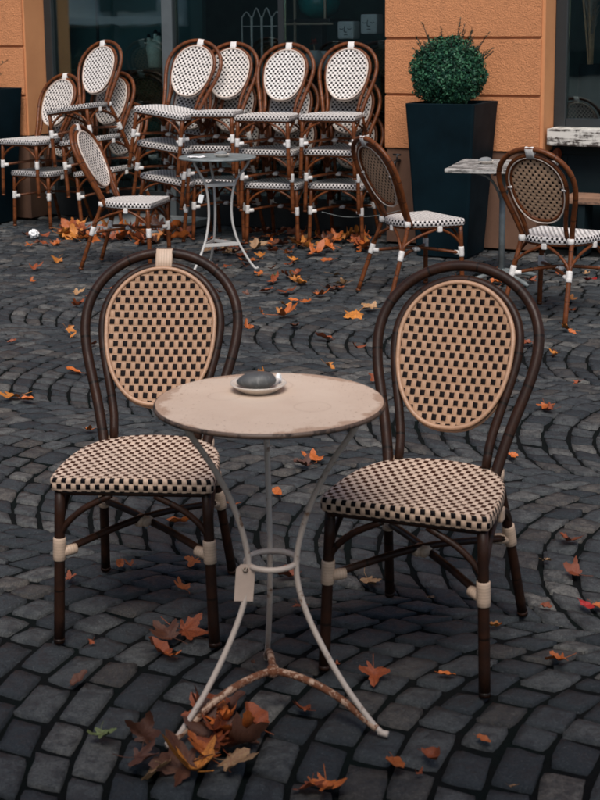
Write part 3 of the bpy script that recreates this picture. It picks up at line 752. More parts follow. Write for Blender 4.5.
# middle shop front, recessed
G = 0.325
def shop_frame(b):
    for x0, x1, d in ((-4.06, -3.93, 0.08), (-2.86, -2.75, 0.08), (-0.86, -0.76, 0.06)):
        b.box(((x0 + x1) / 2, G, 1.34), (x1 - x0, d, 2.68), bevel=0.006)
    for z0, z1 in ((0.0, 0.24), (2.58, 2.68)):
        b.box((-3.395, G, (z0 + z1) / 2), (1.07, 0.06, z1 - z0)); b.box((-1.805, G, (z0 + z1) / 2), (1.89, 0.06, z1 - z0))
    b.box((-1.80, G, 1.34), (0.045, 0.05, 2.20))
sf = part('shop_window', [M['frame_dark']], shop_frame)
part('mullion', M['frame_grey'], lambda b: b.box((-2.805, G - 0.045, 1.34), (0.095, 0.012, 2.6), bevel=0.003), sf)
part('pane', M['glass'], lambda b: b.box((-3.395, G + 0.005, 1.41), (1.07, 0.008, 2.34)), sf)
part('pane', M['glass'], lambda b: b.box((-2.286, G + 0.005, 1.41), (0.928, 0.008, 2.34)), sf)
part('pane', M['glass'], lambda b: b.box((-1.318, G + 0.005, 1.41), (0.918, 0.008, 2.34)), sf)
# thin metal bar of the inner glazing in the left pane
part('glazing_bar', M['black_metal'], lambda b: b.box((-3.52, G + 0.03, 1.41), (0.018, 0.02, 2.3)), sf)
# right window
G2 = 0.30
def right_frame(b):
    b.box((0.405, G2, 1.74), (0.085, 0.08, 1.80), bevel=0.006); b.box((2.56, G2, 1.74), (0.08, 0.08, 1.80)); b.box((1.48, G2, 2.61), (2.06, 0.07, 0.08)); b.box((1.48, G2, 0.875), (2.06, 0.07, 0.07))
rf = part('display_window', M['frame_dark'], right_frame)
part('pane', M['glass'], lambda b: b.box((1.48, G2, 1.73), (2.06, 0.008, 1.66)), rf)
sill = part('sill', M['chipped_sill'], lambda b: b.box((1.45, 0.155, 0.795), (2.14, 0.22, 0.115), bevel=0.006), rf)
def low_panel(b):
    b.box((1.47, 0.27, 0.37), (2.2, 0.08, 0.734))
    b.box((1.47, 0.222, 0.70), (2.18, 0.02, 0.07), bevel=0.004); b.box((0.43, 0.222, 0.34), (0.10, 0.02, 0.64), bevel=0.004); b.box((1.55, 0.222, 0.34), (0.10, 0.02, 0.64), bevel=0.004); b.box((1.47, 0.222, 0.06), (1.9, 0.018, 0.10), bevel=0.004)
part('panel', M['teal_dark'], low_panel)
# shop interior: floor, walls, ceiling, a dividing wall, an added panel to catch daylight
part('room', M['interior'], lambda b: [b.box((-1.4, 4.3, 1.4), (8.4, 0.1, 3.0)), b.box((-5.6, 2.4, 1.4), (0.1, 3.9, 3.0)), b.box((2.9, 2.4, 1.4), (0.1, 3.9, 3.0)), b.box((-1.4, 2.4, 2.93), (8.4, 3.9, 0.1)), b.box((0.0, 1.4, 1.4), (0.1, 1.9, 3.0))])
M['added_backdrop'] = m_plain('teal_backdrop', (0.05, 0.15, 0.15), 0.8, 0.4, 1.6)
part('added_backdrop', M['added_backdrop'], lambda b: b.box((-3.55, 0.86, 1.40), (1.5, 0.06, 2.7)))  # added close behind the left pane so that a lit teal shows there
part('shop_floor', M['interior_floor'], lambda b: b.box((-1.4, 2.36, 0.02), (8.4, 3.9, 0.08)))

# things inside the shop ------------------------------------------------------------
def inside(px, py, depth):
    """point on the vertical plane `depth` behind the wall face, seen at a photo pixel -> wall coords (t, z)"""
    P1 = at(px, py, 0.0); o = Vector((0, 0, CAM_H)); d = P1 - o
    w0 = Vector((WX, WY, 0)) + WI * depth
    k = WI.dot(w0 - o) / WI.dot(d); X = o + d * k
    return (X - w0).dot(WD), X.z
def win(name, label, cat, px, py, depth, group=None):
    t, z = inside(px, py, depth)
    o = empty(name, wall_pt(t, depth, z), WA); tag(o, label, cat, group); return o
def shelf_top(name, label, px0, px1, py, depth, thick=0.03, dd=0.3, mat='pale_wood', legs=True):
    t0, z = inside(px0, py, depth); t1, _ = inside(px1, py, depth)
    o = tag(empty(name, wall_pt((t0 + t1) / 2, depth, 0.06), WA), label, 'table')
    w = abs(t1 - t0); z -= 0.06
    b = MB(); b.box((0, dd / 2 - 0.05, z - thick / 2), (w, dd, thick), bevel=0.004); b.build('tabletop', M[mat], o)
    for sx in (-1, 1):
        for y in (0, dd - 0.1):
            b = MB(); b.box((sx * (w / 2 - 0.02), y, (z - thick) / 2), (0.03, 0.03, z - thick), bevel=0.003); b.build('leg', M[mat], o)
    return o, z + 0.06
# dark stand in the left pane with a pale green vase on it
shelf_top('display_stand', 'black stand in the left display pane under the green vase', 121, 164, 70, 0.47, 0.03, 0.35, 'black_metal')
v = win('vase', 'pale green fingered vase with blue tips on the black stand', 'vase', 155, 67.5, 0.52)
b = MB(); b.lathe([(0.0, 0.0), (0.052, 0.0), (0.056, 0.01), (0.060, 0.07), (0.066, 0.12), (0.074, 0.16), (0.060, 0.20), (0.03, 0.215), (0.0, 0.218)], 20); b.build('body', M['green_glaze'], v)
for (dx, hh, k) in ((-0.048, 0.085, 0.9), (0.0, 0.075, 1.0), (0.042, 0.10, 1.0), (0.012, 0.12, 0.8)):
    b = MB(); b.tube(spline([(dx, 0.02 * (k - 0.9), 0.17), (dx * 1.05, 0, 0.17 + hh * 0.6), (dx * 1.1, 0, 0.17 + hh)], 4), [0.026, 0.025, 0.024, 0.022, 0.021, 0.02, 0.017, 0.013, 0.006], 10); fg = b.build('finger', M['green_glaze'], v)
    b = MB(); b.lathe([(0.0, 0.02), (0.010, 0.016), (0.016, 0.0), (0.018, -0.012), (0.0, -0.013)], 12, c=(dx * 1.1, 0, 0.17 + hh)); b.build('tip', M['teal_dark'], fg)
# leafy pot plant and pumpkin below
pk = win('pumpkin', 'teal glazed pumpkin ornament behind the chair stacks', 'ornament', 150, 137, 0.62)
shelf_top('low_table', 'low dark table carrying the teal pumpkin', 124, 176, 137.5, 0.55, 0.03, 0.4, 'black_metal')
b = MB(); vs, fs = [], []
for j in range(13):
    ph = math.pi * j / 12
    for k in range(48):
        a = 2 * math.pi * k / 48; r = 0.095 * math.sin(ph) * (0.88 + 0.12 * abs(math.cos(a * 4)))
        vs.append((r * math.cos(a), r * math.sin(a), 0.075 + 0.075 * math.cos(ph) * (1 - 0.25 * math.exp(-((ph / 0.5) ** 2)))))
fs = [(j * 48 + k, (j + 1) * 48 + k, (j + 1) * 48 + (k + 1) % 48, j * 48 + (k + 1) % 48) for j in range(12) for k in range(48)]
b.add(vs, fs); b.build('fruit', M['teal_glaze'], pk)
b = MB(); b.tube(spline([(0, 0, 0.125), (0.004, 0, 0.15), (0.018, 0, 0.17)], 4), [0.012] * 5 + [0.009] * 4, 8); b.build('stem', M['dry_stalk'], pk)

# wire arched screen
sc = win('wire_screen', 'silver wire screen with arched pointed tops inside the window', 'screen', 262, 52, 0.50)
for i in range(4):
    x = -0.135 + i * 0.09; b = MB()
    b.tube(spline([(x - 0.04, 0, -0.35), (x - 0.04, 0, 0.22), (x - 0.032, 0, 0.275), (x, 0, 0.31 + (0.03 if i in (1, 2) else 0)), (x + 0.032, 0, 0.275), (x + 0.04, 0, 0.22), (x + 0.04, 0, -0.35)], 5), 0.0055, 7)
    b.build('arch', M['silver_wire'], sc)
b = MB(); b.tube([(-0.18, 0, 0.20), (0.18, 0, 0.20)], 0.004, 6); b.tube([(-0.18, 0, -0.34), (0.18, 0, -0.34)], 0.005, 6); b.build('rail', M['silver_wire'], sc)
t_, z_ = inside(262, 52, 0.75)
cb = tag(empty('counter', wall_pt(t_ + 0.25, 1.0, 0.06), WA), 'dark counter inside the shop behind the wire screen', 'counter')
b = MB(); b.box((0, 0, (z_ - 0.4) / 2), (1.5, 0.7, z_ - 0.43), bevel=0.01); b.build('body', M['teal_dark'], cb)
b = MB(); b.box((0, 0, z_ - 0.405), (1.56, 0.76, 0.03), bevel=0.006); b.build('top', M['black_metal'], cb)
# pale wooden post and rail
pw = win('clothes_stand', 'thin pale wooden stand with crossbar behind the pots', 'stand', 295, 24, 0.55)
b = MB(); b.box((0, 0, -0.1), (0.018, 0.02, 1.5), bevel=0.003); b.build('post', M['pale_wood'], pw)
b = MB(); b.box((0.10, -0.004, 0.0), (0.46, 0.016, 0.016), bevel=0.003); b.build('crossbar', M['pale_wood'], pw)
b = MB(); b.box((0.26, 0, 0.17), (0.016, 0.016, 0.32), bevel=0.003); b.build('upright', M['pale_wood'], pw)
b = MB(); b.box((0, 0, -0.9), (0.3, 0.3, 0.03), bevel=0.004); b.build('base', M['pale_wood'], pw)
# display shelf with pots
o_, zt_ = shelf_top('display_table', 'grey display table holding pots behind the right stack', 296, 386, 70, 0.50, 0.03, 0.34, 'teal_dark')
def pot(px, py, w, h, label, face=True):
    p = win('pot', label, 'pot', px, py, 0.47, 'chalky pots in the window')
    b = MB(); b.box((0, 0, h / 2), (w, w, h), bevel=0.018); body = b.build('body', M['face_pot'], p)
    b = MB(); b.box((0, 0, h - 0.003), (w * 0.86, w * 0.86, 0.012)); b.build('opening', M['soil'], p)
    if face:
        b = MB()
        b.tube(spline([(-0.006, -w / 2 - 0.001, h * 0.72), (-0.008, -w / 2 - 0.007, h * 0.5), (-0.004, -w / 2 - 0.010, h * 0.40), (0.012, -w / 2 - 0.002, h * 0.38)], 4), 0.0035, 6)
        for s in (-1, 1):
            b.tube(spline([(s * w * 0.36, -w / 2 - 0.001, h * 0.58), (s * w * 0.24, -w / 2 - 0.001, h * 0.54), (s * w * 0.12, -w / 2 - 0.001, h * 0.58)], 4), 0.003, 6)
        b.tube([(-0.012, -w / 2 - 0.001, h * 0.24), (0.018, -w / 2 - 0.001, h * 0.24)], 0.003, 6)
        b.build('face', M['zinc'], body)
    return p
pot(349, 39, 0.135, 0.135, 'square chalky pot with a line face, left of two on the ledge')
pot(372, 34, 0.135, 0.15, 'square chalky pot with a line face, right one beside the orange pier')
lg = win('shelf', 'thin dark shelf carrying the two face pots', 'shelf', 361, 41, 0.44)
b = MB(); b.box((0.02, 0.03, -0.014), (0.42, 0.2, 0.022), bevel=0.003); b.build('board', M['black_metal'], lg)
for s in (-1, 1):
    b = MB(); b.box((0.02 + s * 0.19, 0.10, -0.68), (0.02, 0.02, 1.31)); b.build('leg', M['black_metal'], lg)
fp = win('flowerpot', 'pale round pot with a red flower between two chair backs', 'flower pot', 314, 69, 0.50)
b = MB(); b.lathe([(0.0, 0.0), (0.05, 0.0), (0.068, 0.03), (0.074, 0.07), (0.066, 0.11), (0.050, 0.135), (0.052, 0.142), (0.044, 0.142), (0.0, 0.12)], 24); b.build('body', M['face_pot'], fp)
b = MB(); b.tube(spline([(0, 0, 0.11), (0.004, 0, 0.15), (0.0, 0, 0.19)], 3), 0.004, 6); b.build('stem', M['dry_stalk'], fp)
b = MB(); r_ = random.Random(4)
for k in range(26):
    a = r_.random() * 6.28; e = r_.uniform(-0.4, 1.2); d = Vector((math.cos(a) * math.cos(e), math.sin(a) * math.cos(e), math.sin(e)))
    s_ = d.cross(Vector((0.3, 0.2, 1))).normalized() * 0.014; c = Vector((0, 0, 0.20)); tip = c + d * r_.uniform(0.03, 0.048)
    b.add([c, c + d * 0.02 + s_, tip, c + d * 0.02 - s_], [(0, 1, 2, 3)])
b.build('flower', M['red_flower'], fp)
fp2 = win('pot', 'pale small square pot beside the round red flower pot', 'pot', 327, 69, 0.58)
b = MB(); b.box((0, 0, 0.07), (0.10, 0.10, 0.14), bevel=0.012); b.build('body', M['face_pot'], fp2)
tv = win('glass_vase', 'large teal glass vase high in the window', 'vase', 319, 18, 0.72)
b = MB(); b.lathe([(0.0, 0.0), (0.08, 0.0), (0.15, 0.05), (0.17, 0.12), (0.14, 0.20), (0.08, 0.26), (0.06, 0.32), (0.075, 0.35), (0.06, 0.35), (0.0, 0.27)], 28); b.build('body', M['teal_glaze'], tv)
b = MB(); b.lathe([(0.06, 0.345), (0.09, 0.37), (0.092, 0.376), (0.06, 0.36)], 28); b.build('lip', M['teal_glaze'], tv)
hs = win('tall_stand', 'tall dark pedestal under the teal glass vase', 'pedestal', 319, 18.5, 0.72)
zz = inside(319, 18.5, 0.72)[1]
b = MB(); b.box((0, 0, -0.015), (0.36, 0.36, 0.03), bevel=0.004); b.build('top', M['black_metal'], hs)
b = MB(); b.box((0, 0, -(zz - 0.06) / 2 - 0.015), (0.10, 0.10, zz - 0.09), bevel=0.006); b.build('post', M['black_metal'], hs)
# leafy pot plant low in the left pane and loose stems
def leaf_cloud(b, c, rad, n, size, seed, squash=1.0):
    r_ = random.Random(seed)
    for _ in range(n):
        d = Vector((r_.gauss(0, 1), r_.gauss(0, 1), r_.gauss(0, 1))).normalized()
        q = Vector(c) + Vector((d.x * rad, d.y * rad, d.z * rad * squash)) * r_.uniform(0.55, 1.04)
        nrm = (d + Vector((r_.uniform(-.8, .8), r_.uniform(-.8, .8), r_.uniform(-.4, .9)))).normalized()
        u = nrm.cross(Vector((r_.uniform(-1, 1), r_.uniform(-1, 1), r_.uniform(-1, 1)))).normalized(); w = nrm.cross(u)
        s = size * r_.uniform(0.6, 1.25)
        b.add([q - u * s, q + w * s * 0.5 + nrm * s * 0.1, q + u * s, q - w * s * 0.5 + nrm * s * 0.1], [(0, 1, 2, 3)], None, 0 if r_.random() < 0.62 else 1)
M['box_leaf'] = m_plain('box_leaf', (0.014, 0.062, 0.038), 0.45, 0.5, 60, spec=0.15)
M['box_leaf_light'] = m_plain('young_box_leaf', (0.042, 0.140, 0.070), 0.45, 0.4, 60, spec=0.2)
M['twig'] = m_plain('twig', (0.03, 0.03, 0.022), 0.8)
pp = win('pot_plant', 'dark leafy pot plant in the left display pane', 'plant', 139, 108, 0.64)
b = MB(); leaf_cloud(b, (0, 0, 0.17), 0.17, 420, 0.028, 3, 0.8); b.build('foliage', [M['box_leaf'], M['box_leaf_light']], pp)
b = MB(); b.lathe([(0, -0.12), (0.07, -0.12), (0.10, 0.06), (0.095, 0.06), (0, 0.04)], 20); b.build('pot', M['zinc'], pp)
zz = inside(139, 108, 0.64)[1]
ps = win('plant_stand', 'dark stool under the leafy pot plant inside', 'stool', 139, 108, 0.64)
b = MB(); b.box((0, 0, -0.137), (0.3, 0.3, 0.03), bevel=0.004); b.build('top', M['black_metal'], ps)
for sx in (-1, 1):
    for sy in (-1, 1): b = MB(); b.box((sx * 0.12, sy * 0.12, -(zz - 0.06 - 0.15) / 2 - 0.152), (0.025, 0.025, zz - 0.06 - 0.152)); b.build('leg', M['black_metal'], ps)
# pampas in the right window
pv = win('pampas_vase', 'dark vase with dry pampas stalks in the right window', 'vase', 589, 124, 0.44)
b = MB(); b.lathe([(0.0, -0.06), (0.085, -0.06), (0.09, 0.0), (0.085, 0.30), (0.08, 0.42), (0.074, 0.42), (0.07, 0.1), (0.0, 0.02)], 28); b.build('vase_body', M['teal_dark'], pv)
r_ = random.Random(9)
for k in range(7):
    b = MB(); dx, dy = r_.uniform(-0.05, 0.045), r_.uniform(-0.05, 0.05)
    topz = r_.uniform(0.62, 0.85); b.tube(spline([(dx * 0.5, dy * 0.5, 0.02), (dx * 0.4, dy * 0.4, 0.4), (dx * 2.2 - 0.02, dy * 1.6, topz + 0.3)], 6), 0.0075, 6); st = b.build('stalk', M['dry_stalk'], pv)
    b = MB()
    for q in range(160):
        f = r_.random(); c = Vector((dx * (1.0 + 1.2 * f) - 0.02 * f, dy * (0.9 + 0.7 * f), topz - 0.05 + 0.36 * f)); w_ = 0.035 * math.sin(math.pi * min(1, f * 0.8 + 0.15))
        a = r_.random() * 6.28; e = c + Vector((math.cos(a) * w_, math.sin(a) * w_, 0.05)); s_ = Vector((-math.sin(a), math.cos(a), 0)) * 0.004
        b.add([c - s_, c + s_, e + s_ * 0.3, e - s_ * 0.3], [(0, 1, 2, 3)])
    b.build('plume', M['pampas'], st)
dt = win('window_bench', 'dark bench inside the right window under the vase', 'bench', 589, 133, 0.58)
zz = inside(589, 133, 0.58)[1]
b = MB(); b.box((0.15, 0.05, -0.02), (1.0, 0.4, 0.035), bevel=0.004); b.build('seat', M['black_metal'], dt)
for sx in (-1, 1): b = MB(); b.box((0.15 + sx * 0.42, 0.05, -(zz - 0.06) / 2 - 0.02), (0.05, 0.34, zz - 0.10)); b.build('leg', M['black_metal'], dt)
gv = win('glass_bottle', 'tall teal glass bottle at the right window edge', 'bottle', 604, 124, 0.6)
b = MB(); b.lathe([(0, -0.03), (0.06, -0.03), (0.065, 0.2), (0.05, 0.35), (0.022, 0.42), (0.02, 0.5), (0.026, 0.51), (0.0, 0.5)], 24); b.build('body', M['teal_glaze'], gv)

# outdoor bench plank before the right window
bp = tag(empty('bench', wall_pt(1.45, 0.02, 0), WA), 'brown plank bench under the chipped white sill', 'bench')
b = MB(); b.box((0, 0, 0.385), (1.8, 0.26, 0.05), bevel=0.006); b.build('seat', M['plank'], bp)
for s in (-1, 1): b = MB(); b.box((s * 0.78, 0, 0.18), (0.05, 0.22, 0.36), bevel=0.005); b.build('leg', M['teal_dark'], bp)

# doorstep, tap, cable
b = MB(); b.box((0, -0.08, 0.027), (0.76, 0.88, 0.056), bevel=0.008); o = b.build('door_step', M['slab']); o.location = wall_pt(-2.83, -0.07); o.rotation_euler = (0, 0, WA)
tag(o, 'pale stone doorstep under the tilted chair stacks', 'step')
tp_ = wall_pt(-0.70, -0.0, 0.60)
tap = tag(empty('wall_tap', tp_, WA), 'small dark wall tap between the right stack and the planter', 'tap')
b = MB(); b.tube(spline([(0, 0.02, 0), (0, -0.04, 0), (0, -0.075, -0.01), (0, -0.08, -0.05)], 4), 0.011, 10); b.build('spout', M['black_metal'], tap)
b = MB(); b.tube([(-0.03, -0.035, 0.045), (0.03, -0.035, 0.045)], 0.007, 8); b.tube([(0, -0.035, 0.0), (0, -0.035, 0.045)], 0.006, 8); b.build('handle', M['black_metal'], tap)
A, B_ = at(328, 214, 0.23), wall_pt(-0.68, -0.02, 0.24)
A = Vector((0.16, 9.86, 0.245))
b = MB(); b.tube(spline([A, A.lerp(B_, 0.3) - Vector((0, 0, 0.04)), A.lerp(B_, 0.7) - Vector((0, 0, 0.035)), B_], 8), 0.0024, 6)
o = b.build('cable', M['zinc']); tag(o, 'thin pale cable strung through the stack nearest the planter', 'cable')

# ------------------------------------------------------------------ planters
def make_planter(label):
    p = tag(empty('planter'), label, 'planter')
    b = MB(); vs, fs = [], []
    # tapered box with rounded vertical edges and a folded rim
    def ring(h_, z, c=0.018):
        q = h_ - c
        return [(sx * q + (c * math.cos(a)) , sy * q + (c * math.sin(a)), z) for (sx, sy, a0) in ((1, 1, 0), (-1, 1, 90), (-1, -1, 180), (1, -1, 270)) for a in [R(a0 + k * 30) for k in range(4)]]
    H = 1.045
    prof = [(0.178, 0.0), (0.183, 0.004), (0.2445, H - 0.045), (0.2475, H - 0.005), (0.246, H), (0.226, H), (0.224, H - 0.004), (0.218, H - 0.06)]
    n = 16
    for h_, z in prof: vs += ring(h_, z)
    fs = [(i * n + k, i * n + (k + 1) % n, (i + 1) * n + (k + 1) % n, (i + 1) * n + k) for i in range(len(prof) - 1) for k in range(n)]
    b.add(vs, fs, None, 0, False); b.build('pot', M['planter'], p)
    b = MB(); g = 10; r_ = random.Random(2)
    b.add([((i / g - .5) * 0.44, (j / g - .5) * 0.44, H - 0.045 + r_.uniform(-.006, .006)) for j in range(g + 1) for i in range(g + 1)], [(j * (g + 1) + i, j * (g + 1) + i + 1, (j + 1) * (g + 1) + i + 1, (j + 1) * (g + 1) + i) for j in range(g) for i in range(g)])
    b.build('soil', M['soil'], p)
    return p
def make_box(label, seed):
    p = tag(empty('boxwood'), label, 'shrub')
    b = MB()
    from mathutils import noise
    r_ = random.Random(seed)
    C = Vector((0, 0, 0.245))
    def rad(d): return 0.252 * (1 + 0.10 * noise.noise(d * 3.1 + Vector((seed, 0, 0))) + 0.05 * noise.noise(d * 7 + Vector((0, seed, 0)))) 
    for _ in range(17000):
        d = Vector((r_.gauss(0, 1), r_.gauss(0, 1), r_.gauss(0, 1))).normalized()
        rr = rad(d) * (1 - 0.34 * r_.random() ** 1.6)
        rr *= 1 - 0.22 * max(0, noise.noise(d * 9))
        q = C + Vector((d.x * rr * 1.03, d.y * rr * 1.03, d.z * rr * 0.97))
        nrm = (d * 0.7 + Vector((r_.uniform(-1, 1), r_.uniform(-1, 1), r_.uniform(-0.5, 1)))).normalized()
        u = nrm.cross(Vector((r_.uniform(-1, 1), r_.uniform(-1, 1), r_.uniform(-1, 1)))).normalized(); w = nrm.cross(u)
        s = r_.uniform(0.007, 0.0135)
        k = 1 if noise.noise(d * 8 + Vector((seed, 3, 0))) + r_.uniform(-.35, .35) > 0.02 else 0
        b.add([q - u * s, q - u * s * 0.2 + w * s * 0.55 + nrm * s * 0.15, q + u * s * 1.1, q - u * s * 0.2 - w * s * 0.55 + nrm * s * 0.15], [(0, 1, 2, 3)], None, k)
    b.build('foliage', [M['box_leaf'], M['box_leaf_light']], p)
    core = MB(); bm = bmesh.new(); bmesh.ops.create_icosphere(bm, subdivisions=3, radius=0.165); core.bm(bm, Matrix.Translation(C), 0, True); core.build('branches', M['twig'], p)
    # shoots that stick out of the clipped ball
    for _ in range(30):
        a = r_.uniform(0, 6.28); e = R(r_.choice((r_.uniform(15, 40), r_.uniform(38, 72), r_.uniform(38, 72)))); d = Vector((math.cos(a) * math.cos(e), math.sin(a) * math.cos(e), math.sin(e)))
        L = r_.choice((0.04, 0.06, 0.08, 0.10, 0.13)); s0 = C + d * 0.20; up = (d + Vector((0, 0, 0.5))).normalized(); tip = C + d * 0.25 + up * L
        sb = MB(); sb.tube([s0, C + d * 0.25, tip], [0.004, 0.0034, 0.002], 5)
        for k in range(int(L * 300)):
            f = r_.random(); c = (C + d * 0.25).lerp(tip, f); dd = Vector((r_.uniform(-1, 1), r_.uniform(-1, 1), r_.uniform(-.2, 1))).normalized(); w = dd.cross(up).normalized(); s = 0.010
            sb.add([c, c + dd * s + w * s * 0.35, c + dd * s * 2, c + dd * s - w * s * 0.35], [(0, 1, 2, 3)], None, 1)
        sb.build('shoot', [M['twig'], M['box_leaf']], p)
    tb = MB(); tb.tube([(0, 0, -0.03), (0.004, 0, 0.12)], [0.02, 0.014], 8); tb.build('trunk', M['twig'], p)
    return p
p1 = make_planter('tall tapered dark teal planter against the orange pier'); p1.location = (1.048, 9.47, 0); p1.rotation_euler = (0, 0, R(-27))
s1 = make_box('clipped round boxwood with stray shoots in the tall planter', 5); s1.location = (1.018, 9.46, 1.0); s1.rotation_euler = (0, 0, 0.4)
p2 = copy_tree(p1); p2.location = (-2.60, 11.27, 0); p2.rotation_euler = (0, 0, R(-26)); p2.scale = (1.04,) * 3
tag(p2, 'dark teal planter cut by the photo edge beside the low chair stack', 'planter')
s2 = tag(empty('twiggy_shrub', (-2.60, 11.27, 1.03)), 'sparse dark twigs in the planter at the left edge', 'shrub')
r_ = random.Random(12)
for k in range(26):
    sb = MB(); a = r_.uniform(0, 6.28); sp_ = r_.uniform(0.06, 0.32); tip = Vector((math.cos(a) * sp_, math.sin(a) * sp_, r_.uniform(0.16, 0.36))); P_ = spline([(0.03 * math.cos(a), 0.03 * math.sin(a), -0.03), tip * 0.5 + Vector((0, 0, 0.05)), tip], 4)
    sb.tube(P_, [0.004 - 0.0003 * i for i in range(len(P_))], 5)
    for _ in range(26):
        c = P_[r_.randrange(2, len(P_))]; dd = Vector((r_.uniform(-1, 1), r_.uniform(-1, 1), r_.uniform(-.2, 1))).normalized(); w_ = dd.cross(Vector((0.2, 0.1, 1))).normalized(); s_ = 0.014
        sb.add([c, c + dd * s_ + w_ * s_ * 0.35, c + dd * s_ * 2, c + dd * s_ - w_ * s_ * 0.35], [(0, 1, 2, 3)], None, 1)
    sb.build('shoot', [M['twig'], M['box_leaf']], s2)

# ------------------------------------------------------------------ ground
def wall_coords(x, y):
    dx, dy = x - WX, y - WY
    return dx * WD.x + dy * WD.y, -(dx * WI.x + dy * WI.y)
def build_stones():
    """segmental arcs of setts in strips parallel to the facade, straight courses along it"""
    quads = []
    W, A0 = 1.25, 2.75
    Rr = W / 2 / math.sin(R(46))
    nst = 13
    for k in range(-0, 6):
        apex = A0 + W * k + (0.28 if k > 3 else 0)
        R_lo = 1.26 if k == 3 else Rr
        s = 0.103
        for i in range(-78, 66):
            t0 = i * s + (k % 2) * 0.05; t1 = t0 + s
            cuts = [-1 + 2 * j / nst for j in range(nst + 1)]
            jt = [c + (nrg.uniform(-0.028, 0.028) if 0 < j < nst else 0) + (0.5 / nst if (i % 2 and 0 < j < nst) else 0) * 1.0 for j, c in enumerate(cuts)]
            if i % 2: jt[-2] = min(jt[-2], 0.96)
            for a, b in zip(jt[:-1], jt[1:]):
                if b - a < 0.04: continue
                q = []
                for (tt, f) in ((t0, a), (t1, a), (t1, b), (t0, b)):
                    ph = f * R(46)
                    rr_ = Rr if f > 0 else R_lo
                    q.append((tt + rr_ * (1 - math.cos(ph)) + nrg.uniform(-.006, .006), apex - rr_ * math.sin(ph) + nrg.uniform(-.006, .006)))
                quads.append(q)
    p = 2.118; row = 0
    while p > -0.28:
        hgt = 0.105; t = -7.5 + nrg.uniform(0, 0.1)
        while t < 6.0:
            l = nrg.uniform(0.10, 0.15)
            j = lambda: nrg.uniform(-.005, .005)
            quads.append([(t + j(), p - hgt + j()), (t + l + j(), p - hgt + j()), (t + l + j(), p + j()), (t + j(), p + j())]); t += l
        p -= hgt; row += 1
    Q = np.array(quads)                      # n,4,2 in (t,p)
    X = WX + Q[..., 0] * WD.x - Q[..., 1] * WI.x; Y = WY + Q[..., 0] * WD.y - Q[..., 1] * WI.y
    cx, cy = X.mean(1), Y.mean(1)
    keep = (cy > 1.7) & (cy < 13) & (np.abs(cx) < 0.235 * cy + 1.1)
    # nothing inside the building beyond the recess
    tq, pq = Q[..., 0].mean(1), Q[..., 1].mean(1)
    inop = ((tq > -4.0) & (tq < -0.83))
    keep &= (pq > 0.02) | (inop & (pq > -0.27))
    X, Y = X[keep], Y[keep]; n = len(X)
    u = np.array([-1, -0.955, -0.5, 0.5, 0.955, 1.0]); m = len(u)
    A, Bq = np.meshgrid(u, u, indexing='ij'); A, Bq = A.ravel(), Bq.ravel()
    cr = np.where((np.abs(A) > 0.99) & (np.abs(Bq) > 0.99), 0.90, np.where((np.abs(A) > 0.8) & (np.abs(Bq) > 0.8), 0.965, 1.0))
    a2, b2 = A * cr, Bq * cr
    gap = 0.875 + nrg.uniform(-0.05, 0.03, (n, 1))
    a2, b2 = a2[None] * gap, b2[None] * gap
    w = [(1 - a2) * (1 - b2) / 4, (1 + a2) * (1 - b2) / 4, (1 + a2) * (1 + b2) / 4, (1 - a2) * (1 + b2) / 4]
    px = sum(w[i] * X[:, i:i + 1] for i in range(4)); py = sum(w[i] * Y[:, i:i + 1] for i in range(4))
    edge = np.maximum(np.abs(A), np.abs(Bq))[None]
    z = np.where(edge > 0.99, -0.024, np.where(edge > 0.8, -0.0028, 0.0)) + nrg.uniform(-0.0035, 0.0015, (n, 1))
    z = z + nrg.normal(0, 0.010, (n, 1)) * A[None] * 0.22 + nrg.normal(0, 0.010, (n, 1)) * Bq[None] * 0.22 + nrg.normal(0, 0.0012, (n, m * m)) - 0.004
    px = px + nrg.normal(0, 0.0016, px.shape); py = py + nrg.normal(0, 0.0016, py.shape)
    V = np.stack([px, py, z], -1).reshape(-1, 3)
    base = np.arange(n)[:, None] * (m * m)
    f = np.array([(i * m + j, (i + 1) * m + j, (i + 1) * m + j + 1, i * m + j + 1) for i in range(m - 1) for j in range(m - 1)])
    # corner order of the quads differs between zones: make every cap face up
    ar = (X[:, 1] - X[:, 0]) * (Y[:, 3] - Y[:, 0]) - (X[:, 3] - X[:, 0]) * (Y[:, 1] - Y[:, 0])
    F = np.where((ar > 0)[:, None, None], f[None], f[None, :, ::-1]) + base[:, :, None]
    F = F.reshape(-1, 4)
    me = bpy.data.meshes.new('cobblestone_pavement')
    me.vertices.add(len(V)); me.vertices.foreach_set('co', V.astype(np.float32).ravel())
    me.loops.add(F.size); me.loops.foreach_set('vertex_index', F.astype(np.int32).ravel())
    me.polygons.add(len(F)); me.polygons.foreach_set('loop_start', np.arange(0, F.size, 4, dtype=np.int32)); me.polygons.foreach_set('loop_total', np.full(len(F), 4, dtype=np.int32))
    me.polygons.foreach_set('use_smooth', np.ones(len(F), dtype=bool))
    tone = np.repeat(nrg.random(n), m * m); hue = np.repeat(nrg.random(n), m * m)
    at_ = me.attributes.new('tone', 'FLOAT_VECTOR', 'POINT'); at_.data.foreach_set('vector', np.stack([tone, hue, tone * 0], -1).astype(np.float32).ravel())
    me.update(); me.validate()
    t = NT('granite_setts')
    sp = t.node('ShaderNodeSeparateXYZ'); t.link(t.attr('tone').outputs['Vector'], sp.inputs[0])
    c = t.ramp(sp.outputs[0], [(0.0, (0.022, 0.028, 0.033)), (0.45, (0.050, 0.057, 0.061)), (0.8, (0.092, 0.095, 0.093)), (1.0, (0.175, 0.165, 0.148))])
    c = t.mix(t.math('MULTIPLY', t.math('GREATER_THAN', sp.outputs[1], 0.86), 0.5), c, (0.105, 0.082, 0.064))
